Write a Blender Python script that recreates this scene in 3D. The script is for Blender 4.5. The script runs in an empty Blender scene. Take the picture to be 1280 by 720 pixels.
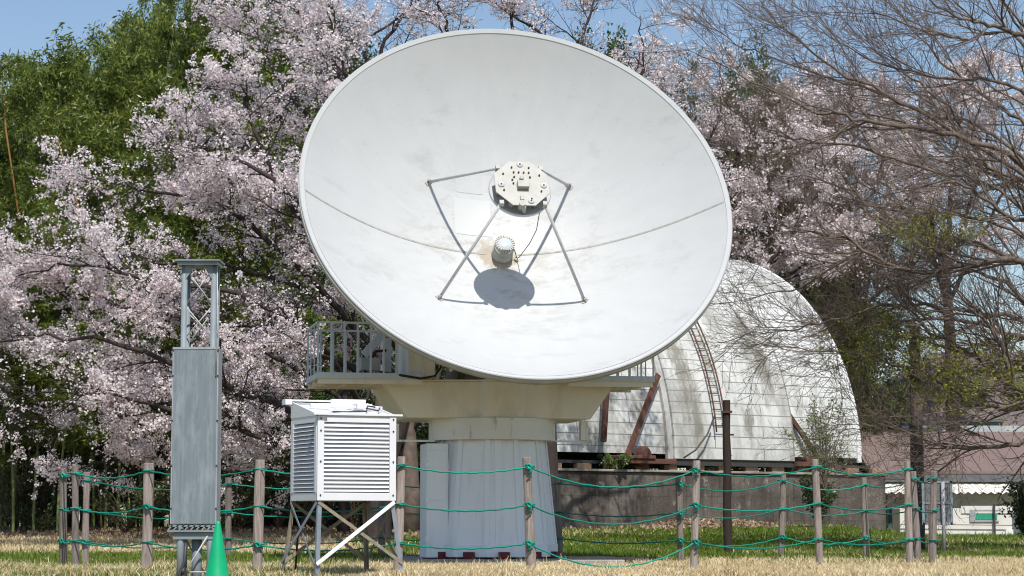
import bpy, math, random
import numpy as np
from mathutils import Vector, Matrix
random.seed(7); RNG = np.random.default_rng(11)
PI = math.pi
S = bpy.context.scene
COL = S.collection

# ---------------------------------------------------------------- camera model
F = 2800.0; HC = 0.62; PIT = math.atan(290/2800)
CAM = np.array([0, 0, HC]); FW = np.array([0, math.cos(PIT), math.sin(PIT)])
UP = np.array([0, -math.sin(PIT), math.cos(PIT)]); RT = np.array([1., 0, 0])
def at(px, py, Y):
    v = FW + RT*(px-640)/F + UP*(360-py)/F
    return CAM + v*(Y/v[1])
def topx(x, Y): return 640 + F*np.asarray(x)/np.asarray(Y)
def smooth(a, b, t):
    t = np.clip((np.asarray(t, float)-a)/(b-a), 0, 1); return t*t*(3-2*t)
def ground(x, y):
    x = np.asarray(x, float); y = np.asarray(y, float)
    amp = 0.4 - 0.24*smooth(8.2, 10.5, x*57/np.maximum(y, 10))
    bumps = 0.012*np.sin(x*1.3+y*.7)*np.sin(y*.9-x*.4) * smooth(18, 24, y)
    return amp*smooth(35, 57, y) + bumps

# ---------------------------------------------------------------- tagging
def tag(o, label=None, cat=None, group=None, kind=None):
    if label: o['label'] = label
    if cat: o['category'] = cat
    if group: o['group'] = group
    if kind: o['kind'] = kind
    return o
def thing(name, label, cat, loc=(0, 0, 0), rz=0, group=None):
    o = bpy.data.objects.new(name, None); COL.objects.link(o)
    o.empty_display_size = .2
    o.location = loc; o.rotation_euler = (0, 0, rz)
    return tag(o, label, cat, group)
def link_mesh(name, me, parent=None):
    o = bpy.data.objects.new(name, me); COL.objects.link(o)
    if parent is not None: o.parent = parent
    return o
def np_mesh(name, V, Fc, mats, smooth_=False, midx=None):
    """V (n,3); Fc int array (m,k)"""
    me = bpy.data.meshes.new(name)
    V = np.asarray(V, np.float32); Fc = np.asarray(Fc, np.int32)
    m, k = Fc.shape
    me.vertices.add(len(V)); me.vertices.foreach_set('co', V.ravel())
    me.loops.add(m*k); me.loops.foreach_set('vertex_index', Fc.ravel())
    me.polygons.add(m)
    me.polygons.foreach_set('loop_start', np.arange(0, m*k, k, dtype=np.int32))
    me.polygons.foreach_set('loop_total', np.full(m, k, np.int32))
    if midx is not None: me.polygons.foreach_set('material_index', np.asarray(midx, np.int32))
    me.update(calc_edges=True)
    for mt in (mats if isinstance(mats, (list, tuple)) else [mats]): me.materials.append(mt)
    if smooth_: me.polygons.foreach_set('use_smooth', np.ones(m, bool))
    return me

# ---------------------------------------------------------------- mesh builder
class MB:
    def __init__(s): s.v = []; s.f = []; s.sm = []
    def add(s, vs, fs, sm=False, M=None):
        b = len(s.v)
        for p in vs:
            p = Vector(p)
            s.v.append(tuple(M @ p) if M is not None else tuple(p))
        for f in fs: s.f.append(tuple(b+i for i in f)); s.sm.append(sm)
        return s
    def box(s, x0, x1, y0, y1, z0, z1, M=None):
        return s.add([(x0,y0,z0),(x1,y0,z0),(x1,y1,z0),(x0,y1,z0),(x0,y0,z1),(x1,y0,z1),(x1,y1,z1),(x0,y1,z1)],
              [(0,3,2,1),(4,5,6,7),(0,1,5,4),(1,2,6,5),(2,3,7,6),(3,0,4,7)], False, M)
    def loft(s, rings, sm=False, cap=True, M=None):
        n = len(rings[0]); vs = [p for r in rings for p in r]; fs = []
        for i in range(len(rings)-1):
            for j in range(n):
                k = (j+1) % n; fs.append((i*n+j, i*n+k, (i+1)*n+k, (i+1)*n+j))
        if cap:
            s.add(vs, fs, sm, M); b = len(s.v)-len(vs)
            s.f.append(tuple(b+j for j in range(n-1, -1, -1))); s.sm.append(False)
            e = b+(len(rings)-1)*n
            s.f.append(tuple(e+j for j in range(n))); s.sm.append(False)
            return s
        return s.add(vs, fs, sm, M)
    def lathe(s, prof, n=32, sm=True, cap=True, M=None, ph=0.):
        return s.loft([[(r*math.cos(2*PI*j/n+ph), r*math.sin(2*PI*j/n+ph), z) for j in range(n)] for r, z in prof], sm, cap, M)
    def tube(s, pts, r, n=8, sm=True, cap=True, M=None):
        pts = [Vector(p) for p in pts]; rs = r if isinstance(r, (list, tuple)) else [r]*len(pts)
        rings = []; u = None
        for i, p in enumerate(pts):
            t = (pts[min(i+1, len(pts)-1)]-pts[max(i-1, 0)]).normalized()
            if u is None:
                a = Vector((0,0,1)) if abs(t.z) < .9 else Vector((1,0,0))
                u = t.cross(a).normalized()
            else:
                u = (u - t*u.dot(t)).normalized()
            w = t.cross(u)
            rings.append([tuple(p+(u*math.cos(2*PI*j/n)+w*math.sin(2*PI*j/n))*rs[i]) for j in range(n)])
        return s.loft(rings, sm, cap, M)
    def bar(s, a, b, w, h, up=(0,0,1), M=None):
        a = Vector(a); b = Vector(b); t = (b-a).normalized(); upv = Vector(up)
        x = t.cross(upv)
        if x.length < 1e-4: x = t.cross(Vector((1,0,0)))
        x.normalize(); y = x.cross(t)
        r = [[tuple(p+x*sx*w/2+y*sy*h/2) for sx, sy in ((-1,-1),(1,-1),(1,1),(-1,1))] for p in (a, b)]
        return s.loft(r, False, True, M)
    def prism(s, poly, d, M=None):
        """poly of (x,z) extruded along y by (y0,y1)"""
        return s.loft([[(x, d[0], z) for x, z in poly], [(x, d[1], z) for x, z in poly]], False, True, M)
    def build(s, name, mat, parent=None, bevel=0, M=None):
        me = bpy.data.meshes.new(name); me.from_pydata(s.v, [], s.f)
        me.polygons.foreach_set('use_smooth', s.sm); me.materials.append(mat)
        import bmesh
        bm = bmesh.new(); bm.from_mesh(me); bmesh.ops.recalc_face_normals(bm, faces=bm.faces)
        if bevel:
            es = [e for e in bm.edges if len(e.link_faces) == 2 and e.calc_face_angle(0) > .6]
            bmesh.ops.bevel(bm, geom=es, offset=bevel, segments=1, affect='EDGES', clamp_overlap=True)
        bm.to_mesh(me); bm.free()
        o = link_mesh(name, me, parent)
        return o

# ---------------------------------------------------------------- materials
def new_mat(name):
    m = bpy.data.materials.new(name); m.use_nodes = True
    nt = m.node_tree; b = nt.nodes['Principled BSDF']; return m, nt, b
def N(nt, typ, **kw):
    n = nt.nodes.new(typ)
    for k, v in kw.items():
        if k.startswith('i_'): n.inputs[k[2:].replace('_', ' ')].default_value = v
        else: setattr(n, k, v)
    return n
def ramp(nt, fac, stops):
    r = nt.nodes.new('ShaderNodeValToRGB'); el = r.color_ramp.elements
    while len(el) < len(stops): el.new(.5)
    for e, (p, c) in zip(el, stops): e.position = p; e.color = (c[0], c[1], c[2], 1)
    nt.links.new(fac, r.inputs['Fac']); return r.outputs['Color']
def mixc(nt, fac, a, b, typ='MIX'):
    m = nt.nodes.new('ShaderNodeMix'); m.data_type = 'RGBA'; m.blend_type = typ
    for s_, v in ((m.inputs[0], fac), (m.inputs[6], a), (m.inputs[7], b)):
        if isinstance(v, (int, float)): s_.default_value = v
        elif isinstance(v, tuple): s_.default_value = (v[0], v[1], v[2], 1)
        else: nt.links.new(v, s_)
    return m.outputs[2]
def coords(nt, scale=(1, 1, 1), kind='Object'):
    tc = nt.nodes.new('ShaderNodeTexCoord'); mp = nt.nodes.new('ShaderNodeMapping')
    mp.inputs['Scale'].default_value = scale; nt.links.new(tc.outputs[kind], mp.inputs['Vector'])
    return mp.outputs['Vector']
def noise(nt, vec, scale, detail=4, rough=.55):
    n = nt.nodes.new('ShaderNodeTexNoise'); n.inputs['Scale'].default_value = scale
    n.inputs['Detail'].default_value = detail; n.inputs['Roughness'].default_value = rough
    nt.links.new(vec, n.inputs['Vector']); return n.outputs['Fac']
def bump(nt, b, h, s=.3, d=.01):
    n = nt.nodes.new('ShaderNodeBump'); n.inputs['Strength'].default_value = s; n.inputs['Distance'].default_value = d
    nt.links.new(h, n.inputs['Height']); nt.links.new(n.outputs['Normal'], b.inputs['Normal'])
def mat(name, c, c2=None, rough=.6, metal=0, scale=3, sc=(1, 1, 1), stain=None, st_scale=2, st_sc=(1,1,1), st_lo=.55, st_hi=.75, st_amt=.7, bmp=.15, bd=.004, spec=.4):
    m, nt, b = new_mat(name)
    c2 = c2 or tuple(x*.85 for x in c)
    f = noise(nt, coords(nt, sc), scale, 6)
    col = ramp(nt, f, [(.3, c2), (.7, c)])
    if stain:
        g = noise(nt, coords(nt, st_sc), st_scale, 7, .65)
        mr = nt.nodes.new('ShaderNodeMapRange'); mr.inputs[1].default_value = st_lo; mr.inputs[2].default_value = st_hi; mr.inputs[4].default_value = st_amt
        nt.links.new(g, mr.inputs[0]); col = mixc(nt, mr.outputs[0], col, stain)
    nt.links.new(col, b.inputs['Base Color'])
    b.inputs['Roughness'].default_value = rough; b.inputs['Metallic'].default_value = metal
    b.inputs['Specular IOR Level'].default_value = spec
    if bmp: bump(nt, b, noise(nt, coords(nt, sc), scale*8, 4), bmp, bd)
    return m
def leaf_mat(name, stops, rough=.5, trans=.35, spec=.3):
    m, nt, b = new_mat(name)
    g = nt.nodes.new('ShaderNodeNewGeometry')
    f = g.outputs['Random Per Island']
    ob = noise(nt, coords(nt, (1,1,1)), .6, 3)
    mm = nt.nodes.new('ShaderNodeMath'); mm.operation = 'MULTIPLY_ADD'; mm.inputs[1].default_value = .65
    nt.links.new(f, mm.inputs[0])
    m2 = nt.nodes.new('ShaderNodeMath'); m2.operation = 'MULTIPLY'; m2.inputs[1].default_value = .5
    nt.links.new(ob, m2.inputs[0]); nt.links.new(m2.outputs[0], mm.inputs[2])
    col = ramp(nt, mm.outputs[0], stops)
    nt.links.new(col, b.inputs['Base Color']); b.inputs['Roughness'].default_value = rough
    b.inputs['Specular IOR Level'].default_value = spec
    t = nt.nodes.new('ShaderNodeBsdfTranslucent'); nt.links.new(col, t.inputs['Color'])
    mx = nt.nodes.new('ShaderNodeMixShader'); mx.inputs[0].default_value = trans
    nt.links.new(b.outputs[0], mx.inputs[1]); nt.links.new(t.outputs[0], mx.inputs[2])
    nt.links.new(mx.outputs[0], nt.nodes['Material Output'].inputs['Surface'])
    return m

M_white = mat('white paint', (.58,.59,.59), (.52,.53,.54), .45, scale=1.5, bmp=.03)
M_strut = mat('strut paint', (.48,.48,.47), (.38,.385,.385), .5, scale=9, bmp=.05)
M_cream = mat('cream paint', (.80,.755,.64), (.72,.675,.56), .55, scale=1.2, stain=(.36,.29,.19), st_scale=2.2, st_sc=(1,1,.35), st_lo=.52, st_hi=.8, st_amt=.5)
M_ped = mat('pedestal paint', (.85,.89,.92), (.79,.83,.865), .5, scale=1.1, stain=(.40,.38,.33), st_scale=3.2, st_sc=(2.4,2.4,.2), st_lo=.54, st_hi=.8, st_amt=.35)  # paint colour includes the bluish tint of sky-lit shade
M_collar = mat('collar paint', (.82,.81,.76), (.72,.70,.63), .5, scale=1.5, stain=(.16,.11,.07), st_scale=3.2, st_sc=(2.2,2.2,.5), st_lo=.58, st_hi=.74, st_amt=.7)
M_plate = mat('aged cast metal', (.44,.43,.395), (.36,.35,.31), .5, scale=6, stain=(.28,.24,.18), st_scale=9, st_lo=.6, st_hi=.75, st_amt=.5)
M_dark = mat('dark metal', (.06,.055,.05), (.03,.03,.03), .5, scale=8)
M_red = mat('dark red primer', (.16,.012,.016), (.09,.01,.012), .5, scale=10)
M_conc = mat('concrete', (.36,.35,.33), (.22,.21,.2), .85, scale=2.5, bmp=.4)
M_galv = mat('galvanised railing', (.60,.64,.67), (.50,.54,.57), .5, metal=.1, scale=8)
M_grey = mat('grey sheet steel', (.19,.225,.245), (.135,.165,.185), .5, scale=3, sc=(18,18,.35), stain=(.36,.4,.42), st_scale=3.2, st_sc=(3,3,.8), st_lo=.47, st_hi=.72, st_amt=.55)
M_greyp = mat('grey painted pipe', (.24,.28,.30), (.17,.2,.215), .5, scale=5)
M_greyl = mat('pale grey edge', (.34,.36,.38), (.26,.27,.29), .5, scale=7)
M_rim = mat('rim edge', (.52,.51,.48), (.42,.39,.34), .6, scale=6)
M_box = mat('white louvre paint', (.74,.74,.76), (.68,.68,.70), .4, scale=2, bmp=.02)
M_angle = mat('galvanised angle', (.30,.33,.37), (.22,.25,.29), .45, metal=.4, scale=12)
M_angleb = mat('bright aluminium angle', (.85,.85,.85), (.75,.75,.76), .4, scale=12)
M_angler = mat('shaded brown angle', (.30,.26,.20), (.2,.17,.13), .7, scale=12)  # brown puts the shade into the colour of back legs and braces
M_black = mat('black rubber', (.012,.012,.012), (.02,.02,.02), .5)
M_cone = mat('green plastic', (.0,.40,.165), (.0,.33,.135), .42, scale=4, bmp=.03, stain=(.05,.36,.20), st_scale=5, st_sc=(1,1,.4), st_lo=.5, st_hi=.7, st_amt=.6)
M_rope = mat('green rope', (.0,.25,.175), (.0,.18,.13), .6, scale=60, bmp=.6, bd=.003)
M_wood = mat('weathered timber', (.33,.28,.25), (.17,.135,.115), .85, scale=6, sc=(7,7,.5), stain=(.09,.07,.06), st_scale=4, st_sc=(6,6,.7), st_lo=.55, st_hi=.7, st_amt=.7, bmp=.8, bd=.012)
M_darkw = mat('dark creosoted timber', (.045,.027,.02), (.02,.014,.012), .8, scale=5, sc=(6,6,.6), bmp=.8, bd=.012)
M_rust = mat('rusted steel', (.15,.065,.042), (.08,.035,.026), .85, scale=5, stain=(.36,.26,.2), st_scale=6, st_lo=.6, st_hi=.7, st_amt=.6, bmp=.5)
M_darkrust = mat('dark rust', (.09,.035,.022), (.04,.02,.015), .85, scale=5, bmp=.5)
M_bark = mat('cherry bark', (.065,.048,.042), (.028,.02,.018), .9, scale=6, sc=(2,2,.8), bmp=.8, bd=.02)
M_barkg = mat('grey brown bark', (.20,.15,.12), (.09,.068,.055), .9, scale=6, bmp=.6, bd=.02)
M_barkr = mat('reddish bark', (.19,.125,.095), (.10,.065,.05), .9, scale=5, sc=(3,3,.6), bmp=.8, bd=.02)
M_culm = mat('bamboo culm', (.20,.22,.07), (.12,.15,.05), .5, scale=3)
M_culmy = mat('dead orange bamboo culm', (.34,.17,.05), (.24,.12,.04), .5, scale=3)
M_petal = leaf_mat('cherry petals', [(0, (.44,.24,.22)), (.12, (.74,.55,.56)), (.36, (.92,.815,.83)), (1, (.95,.905,.91))], .7, .48, .1)
M_petalf = leaf_mat('far cherry petals', [(0, (.48,.32,.29)), (.15, (.76,.64,.63)), (1, (.94,.89,.89))], .7, .4, .1)
M_bud = leaf_mat('reddish buds', [(0, (.12,.05,.04)), (1, (.26,.12,.08))], .7, .2, .1)
M_bam = leaf_mat('bamboo leaves', [(0, (.025,.052,.010)), (.38, (.08,.13,.020)), (.72, (.175,.22,.035)), (1, (.40,.41,.09))], .4, .42, .5)
M_ever = leaf_mat('evergreen leaves', [(0, (.014,.03,.008)), (.5, (.045,.085,.018)), (1, (.10,.15,.03))], .35, .25, .5)
M_cedar = leaf_mat('cedar foliage', [(0, (.03,.038,.014)), (.5, (.07,.08,.028)), (1, (.13,.13,.045))], .6, .25, .2)
M_young = leaf_mat('young yellow green leaves', [(0, (.16,.20,.02)), (1, (.36,.36,.05))], .5, .45, .2)
M_olive = leaf_mat('olive brown buds', [(0, (.14,.10,.05)), (1, (.30,.24,.13))], .7, .3, .1)
M_shrub = leaf_mat('shrub leaves', [(0, (.04,.08,.015)), (.5, (.13,.20,.05)), (1, (.30,.36,.15))], .35, .35, .6)
M_gg = leaf_mat('green grass', [(0, (.035,.075,.008)), (.5, (.11,.19,.018)), (1, (.28,.32,.07))], .5, .4, .2)
M_dg = leaf_mat('dry grass', [(0, (.18,.11,.045)), (.4, (.58,.43,.22)), (.7, (.85,.71,.44)), (1, (.95,.88,.68))], .7, .3, .1)
M_litter = leaf_mat('dead leaves', [(0, (.16,.10,.06)), (.6, (.36,.26,.17)), (1, (.55,.44,.33))], .8, .2, .1)

def vary(m, lo_, hi_):
    nt = m.node_tree; b = nt.nodes['Principled BSDF']; src = b.inputs['Base Color'].links[0].from_socket
    oi = nt.nodes.new('ShaderNodeObjectInfo'); mr = nt.nodes.new('ShaderNodeMapRange'); mr.inputs[3].default_value = lo_; mr.inputs[4].default_value = hi_
    nt.links.new(oi.outputs['Random'], mr.inputs[0]); cc = nt.nodes.new('ShaderNodeCombineColor')
    for k in range(3): nt.links.new(mr.outputs[0], cc.inputs[k])
    nt.links.new(mixc(nt, 1.0, src, cc.outputs[0], 'MULTIPLY'), b.inputs['Base Color'])
vary(M_wood, .8, 1.55); vary(M_rope, .8, 1.3)
# dish surface: radial weathering, brown stain round the horn
def dish_mat():
    m, nt, b = new_mat('dish white paint')
    tc = nt.nodes.new('ShaderNodeTexCoord')
    sx = nt.nodes.new('ShaderNodeSeparateXYZ'); nt.links.new(tc.outputs['Object'], sx.inputs[0])
    ang = nt.nodes.new('ShaderNodeMath'); ang.operation = 'ARCTAN2'
    nt.links.new(sx.outputs['Y'], ang.inputs[0]); nt.links.new(sx.outputs['X'], ang.inputs[1])
    ln = nt.nodes.new('ShaderNodeVectorMath'); ln.operation = 'LENGTH'; nt.links.new(tc.outputs['Object'], ln.inputs[0])
    cb = nt.nodes.new('ShaderNodeCombineXYZ'); nt.links.new(ang.outputs[0], cb.inputs[0]); nt.links.new(ln.outputs['Value'], cb.inputs[1])
    mp = nt.nodes.new('ShaderNodeMapping'); mp.inputs['Scale'].default_value = (5, .8, 1); nt.links.new(cb.outputs[0], mp.inputs[0])
    streak = noise(nt, mp.outputs[0], 2.2, 6, .6)
    col = ramp(nt, streak, [(.3, (.465,.473,.472)), (.65, (.49,.498,.495))])
    # grey smears
    g = noise(nt, coords(nt, (.6,1.6,1)), 1.3, 8, .7)
    mr = nt.nodes.new('ShaderNodeMapRange'); mr.inputs[1].default_value = .56; mr.inputs[2].default_value = .70; mr.inputs[4].default_value = .6
    nt.links.new(g, mr.inputs[0]); col = mixc(nt, mr.outputs[0], col, (.36,.36,.35))
    # old smears and dirt in the middle of the bowl
    g3 = noise(nt, coords(nt, (1,1.9,1)), 2.6, 9, .75)
    m3 = nt.nodes.new('ShaderNodeMapRange'); m3.inputs[1].default_value = .50; m3.inputs[2].default_value = .62; m3.inputs[4].default_value = .9; nt.links.new(g3, m3.inputs[0])
    m4 = nt.nodes.new('ShaderNodeMapRange'); m4.inputs[1].default_value = 1.9; m4.inputs[2].default_value = .3; m4.inputs[3].default_value = 0; m4.inputs[4].default_value = .9; nt.links.new(ln.outputs['Value'], m4.inputs[0])
    m5 = nt.nodes.new('ShaderNodeMath'); m5.operation = 'MULTIPLY'; nt.links.new(m3.outputs[0], m5.inputs[0]); nt.links.new(m4.outputs[0], m5.inputs[1])
    col = mixc(nt, m5.outputs[0], col, (.33,.31,.27))
    # fine dark specks
    k = noise(nt, coords(nt), 26, 2, .5)
    mk = nt.nodes.new('ShaderNodeMapRange'); mk.inputs[1].default_value = .71; mk.inputs[2].default_value = .75; mk.inputs[4].default_value = .6
    nt.links.new(k, mk.inputs[0]); col = mixc(nt, mk.outputs[0], col, (.30,.29,.27))
    # brown stain near the horn
    vd = nt.nodes.new('ShaderNodeVectorMath'); vd.operation = 'DISTANCE'; nt.links.new(tc.outputs['Object'], vd.inputs[0]); vd.inputs[1].default_value = (-.06, -.03, 0)
    w = noise(nt, coords(nt), 8, 5, .7)
    ad = nt.nodes.new('ShaderNodeMath'); ad.operation = 'MULTIPLY_ADD'; ad.inputs[1].default_value = -.55; nt.links.new(w, ad.inputs[0]); nt.links.new(vd.outputs['Value'], ad.inputs[2])
    ms = nt.nodes.new('ShaderNodeMapRange'); ms.inputs[1].default_value = .06; ms.inputs[2].default_value = -.08; ms.inputs[3].default_value = 0; ms.inputs[4].default_value = .75
    nt.links.new(ad.outputs[0], ms.inputs[0]); col = mixc(nt, ms.outputs[0], col, (.30,.235,.15))
    nt.links.new(col, b.inputs['Base Color']); b.inputs['Roughness'].default_value = .5; b.inputs['Specular IOR Level'].default_value = .35
    bump(nt, b, noise(nt, coords(nt), 1.7, 3), .25, .02)
    return m
M_dish = dish_mat()

# ---------------------------------------------------------------- world, sun, camera
SUN = Vector((.139, -.579, .803)).normalized()
w = bpy.data.worlds.new('World'); S.world = w; w.use_nodes = True
nt = w.node_tree; bg = nt.nodes['Background']
sk = nt.nodes.new('ShaderNodeTexSky'); sk.sky_type = 'NISHITA'; sk.sun_disc = False
sk.sun_elevation = math.asin(SUN.z); sk.sun_rotation = math.atan2(SUN.x, SUN.y)
sk.air_density = 1.0; sk.dust_density = .6; sk.ozone_density = 1.6
nt.links.new(sk.outputs[0], bg.inputs[0]); bg.inputs[1].default_value = .10
L = bpy.data.lights.new('sun', 'SUN'); L.energy = 4.1; L.angle = math.radians(.5); L.color = (1, .965, .91)
lo = bpy.data.objects.new('sun', L); COL.objects.link(lo); lo.location = SUN*80
lo.rotation_mode = 'QUATERNION'; lo.rotation_quaternion = SUN.to_track_quat('Z', 'Y')
cd = bpy.data.cameras.new('camera'); co = bpy.data.objects.new('camera', cd); COL.objects.link(co)
cd.sensor_width = 36; cd.lens = F/1280*36; cd.clip_end = 3000; cd.clip_start = .5
co.location = tuple(CAM); co.rotation_euler = (PI/2+PIT, 0, 0); S.camera = co
S.view_settings.view_transform = 'Standard'; S.view_settings.look = 'None'; S.view_settings.exposure = 0.32; S.view_settings.gamma = 1
S.render.engine = 'CYCLES'; S.render.filter_size = 1.5
try:
    S.cycles.filter_width = 1.1; S.cycles.max_bounces = 6; S.cycles.transparent_max_bounces = 8; S.cycles.transmission_bounces = 3
except Exception: pass

# ---------------------------------------------------------------- ground
def make_ground():
    xs = np.concatenate([np.linspace(-900, -60, 15), np.arange(-40, 40.01, .5), np.linspace(60, 900, 15)])
    ys = np.concatenate([np.linspace(-300, -10, 8), np.arange(0, 80.01, .5), np.linspace(100, 1500, 16)])
    X, Y = np.meshgrid(xs, ys); Z = ground(X, Y)
    V = np.stack([X, Y, Z], -1).reshape(-1, 3); nx = len(xs); ny = len(ys)
    i, j = np.meshgrid(np.arange(nx-1), np.arange(ny-1)); a = (j*nx+i).ravel()
    Fc = np.stack([a, a+1, a+nx+1, a+nx], -1)
    m, nt, b = new_mat('soil and thatch')
    f = noise(nt, coords(nt), .45, 8, .65)
    f2 = noise(nt, coords(nt), 14, 6, .7)
    c1 = ramp(nt, f2, [(.3, (.10,.075,.04)), (.5, (.22,.165,.09)), (.7, (.40,.31,.19))])
    c2 = ramp(nt, f2, [(.3, (.03,.05,.012)), (.7, (.11,.14,.035))])
    col = mixc(nt, f, c1, c2)
    nt.links.new(col, b.inputs['Base Color']); b.inputs['Roughness'].default_value = .95
    bump(nt, b, f2, .8, .04)
    o = link_mesh('ground', np_mesh('ground', V, Fc, m, True)); tag(o, kind='structure')
make_ground()
# the thin trodden path on the left
def make_path():
    n = 60; xs = np.linspace(-9, -.2, n); V = []
    for x in xs:
        c = 30.6+.25*math.sin(x*1.1); hw = .42+.1*math.sin(x*2.3)
        for y in (c-hw, c+hw): V.append((x, y, float(ground(x, y))+.012))
    Fc = [(2*i, 2*i+2, 2*i+3, 2*i+1) for i in range(n-1)]
    o = link_mesh('path', np_mesh('path', V, Fc, mat('bare path soil', (.48,.36,.24), (.34,.25,.16), .95, scale=9))); tag(o, kind='structure')
make_path()

# ---------------------------------------------------------------- grass
def vnoise(x, y, s, seed=0):
    r = np.random.default_rng(seed).random((64, 64))
    u = np.asarray(x)*s; v = np.asarray(y)*s; i = np.floor(u).astype(int); j = np.floor(v).astype(int)
    fu = u-i; fv = v-j; fu = fu*fu*(3-2*fu); fv = fv*fv*(3-2*fv)
    g = lambda a, b: r[a % 64, b % 64]
    return (g(i,j)*(1-fu)+g(i+1,j)*fu)*(1-fv)+(g(i,j+1)*(1-fu)+g(i+1,j+1)*fu)*fv
def dryness(x, y):
    px = topx(x, y); n = vnoise(x, y, .8, 1)*.5+vnoise(x, y, 2.6, 2)*.5
    right = smooth(395, 500, px)
    dr = 1 - smooth(32.5, 36.5, y + (n-.5)*3)                       # dry strip in front, green lawn beyond
    dr = np.maximum(dr, smooth(1000, 1200, px)*.3); dr = np.maximum(dr, np.clip((vnoise(x, y, .45, 9)-.55)*2.2, 0, .6))
    dl = .42 + .0*y
    dl = np.where(y > 31.5, .18, dl); dl = np.where(y > 36.5, .45, dl); dl = np.where(y > 39.0, 1.3, dl)
    dl = np.where(y < 27.5, .3, dl)
    d = dr*right + dl*(1-right)
    return np.clip(d + (n-.5)*.7, 0, 1)
def blades(n, y0, y1, h, wd, sel, mname, lean=.5, margin=60):
    y = y0+(y1-y0)*RNG.random(n); half = (640+margin)/F*y+.6
    x = (RNG.random(n)*2-1)*half
    d = dryness(x, y); keep = (RNG.random(n) < (d if sel == 'dry' else 1-d))
    # keep pad, pedestal and the dome footprint clear
    keep &= ~((np.abs(x+.03) < 1.75) & (y > 30.9) & (y < 34.3))
    wall = 57+.7265*(x-5.6)
    keep &= ~((y > wall-.2) & (x > .4) & (x < 9.5) & (y > 50))
    keep &= ~((x < -.3) & (np.abs(y-(30.6+.25*np.sin(x*1.1))) < .36) & (RNG.random(n) < .85))
    x = x[keep]; y = y[keep]; n = len(x); z = ground(x, y)
    cl = .55+.9*vnoise(x, y, 1.7, 5)
    hh = h*(.45+.75*RNG.random(n))*cl; a = RNG.random(n)*2*PI; ww = wd*(.6+.8*RNG.random(n))
    ln = lean*hh*RNG.random(n); b = RNG.random(n)*2*PI
    bx = np.cos(a)*ww/2; by = np.sin(a)*ww/2
    P0 = np.stack([x-bx, y-by, z-.01], -1); P1 = np.stack([x+bx, y+by, z-.01], -1)
    mx = x+np.cos(b)*ln*.35; my = y+np.sin(b)*ln*.35
    P2 = np.stack([mx+bx*.8, my+by*.8, z+hh*.6], -1); P3 = np.stack([mx-bx*.8, my-by*.8, z+hh*.6], -1)
    P4 = np.stack([x+np.cos(b)*ln, y+np.sin(b)*ln, z+hh], -1)
    return P0, P1, P2, P3, P4
def make_grass(name, label, cat, specs, m):
    Vs = []; Fs = []; base = 0
    for sp in specs:
        P = blades(*sp); n = len(P[0])
        V = np.stack(P, 1).reshape(-1, 3); i = np.arange(n)*5+base
        Fs += [np.stack([i, i+1, i+2], -1), np.stack([i, i+2, i+3], -1), np.stack([i+3, i+2, i+4], -1)]
        Vs.append(V); base += len(V)
    o = link_mesh(name, np_mesh(name, np.concatenate(Vs), np.concatenate(Fs), m))
    tag(o, label, cat, kind='stuff')
make_grass('dry_grass', 'short dry straw coloured grass along the front of the rope fence', 'grass',
    [(150000, 23, 28.5, .085, .010, 'dry', 'd', 1.3), (80000, 28.5, 31.2, .05, .011, 'dry', 'd', 1.2), (6000, 24, 31, .12, .011, 'dry', 'd', 1.0), (100000, 31, 40, .07, .014, 'dry', 'd', 1.2), (90000, 38, 52, .09, .016, 'dry', 'd', 1.2)], M_dg)
make_grass('green_grass', 'short green lawn grass behind the telescope and at the left front', 'grass',
    [(120000, 23, 31.5, .075, .010, 'g', 'd', .9), (130000, 31, 42, .10, .014, 'g', 'd', .9), (170000, 40, 62, .085, .024, 'g', 'd', 1.2), (5000, 34, 62, .2, .02, 'g', 'd', 1.)], M_gg)

# ---------------------------------------------------------------- radio telescope
YAW = math.radians(11.02); EL = math.radians(29.04)
T = thing('radio_telescope', 'large white parabolic dish telescope on a pale faceted pedestal', 'telescope', (-.29, 32.43, 0), YAW)
MD = Matrix.Translation((0, -.76, 4.376)) @ Matrix(((1,0,0,0),(0,math.sin(EL),-math.cos(EL),0),(0,math.cos(EL),math.sin(EL),0),(0,0,0,1)))
FO = 9/(4*1.45)
par = lambda u, v: (u*u+v*v)/(4*FO)
def dpart(mb, name, m, parent, bevel=0):
    o = mb.build(name, m, parent, bevel)
    if parent is T: o.matrix_local = MD
    return o
# reflector shell
mb = MB(); n = 192
prof = [(r, r*r/(4*FO)) for r in [.001]+list(np.linspace(.1, 2.90, 30))]
zz = lambda r: r*r/(4*FO)
back = [(3.012, 1.36)] + [(r, r*r/(4*FO)-.10) for r in np.linspace(2.97, .1, 24)] + [(.001, -.10)]
mb.lathe(prof, n, True, False)
mb.lathe([(2.90, zz(2.90)), (2.933, zz(2.933))], n, True, False)
mb.lathe([(2.933, zz(2.933)), (2.935, zz(2.935)-.010), (2.945, zz(2.945)-.010), (2.947, zz(2.947)+.001)], n, False, False)
mb.lathe([(2.947, zz(2.947)+.001), (3.0, zz(2.947)+.03)], n, True, False)
mb.lathe([(3.0, zz(2.947)+.03), (3.012, zz(2.947)+.02), (3.012, 1.36)], n, False, False)
mb.lathe(back, n, True, False)
dish = dpart(mb, 'dish', M_dish, T)
mb = MB(); mb.lathe([(3.0, 1.31), (3.022, 1.31), (3.022, 1.385), (3.0, 1.385), (3.0, 1.31)], n, True, False)
dpart(mb, 'rim', M_rim, dish)
M_seam = mat('seam sealant', (.40,.39,.36), (.28,.27,.24), .7, scale=12)
us = np.linspace(-2.93, 2.93, 90)
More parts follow.
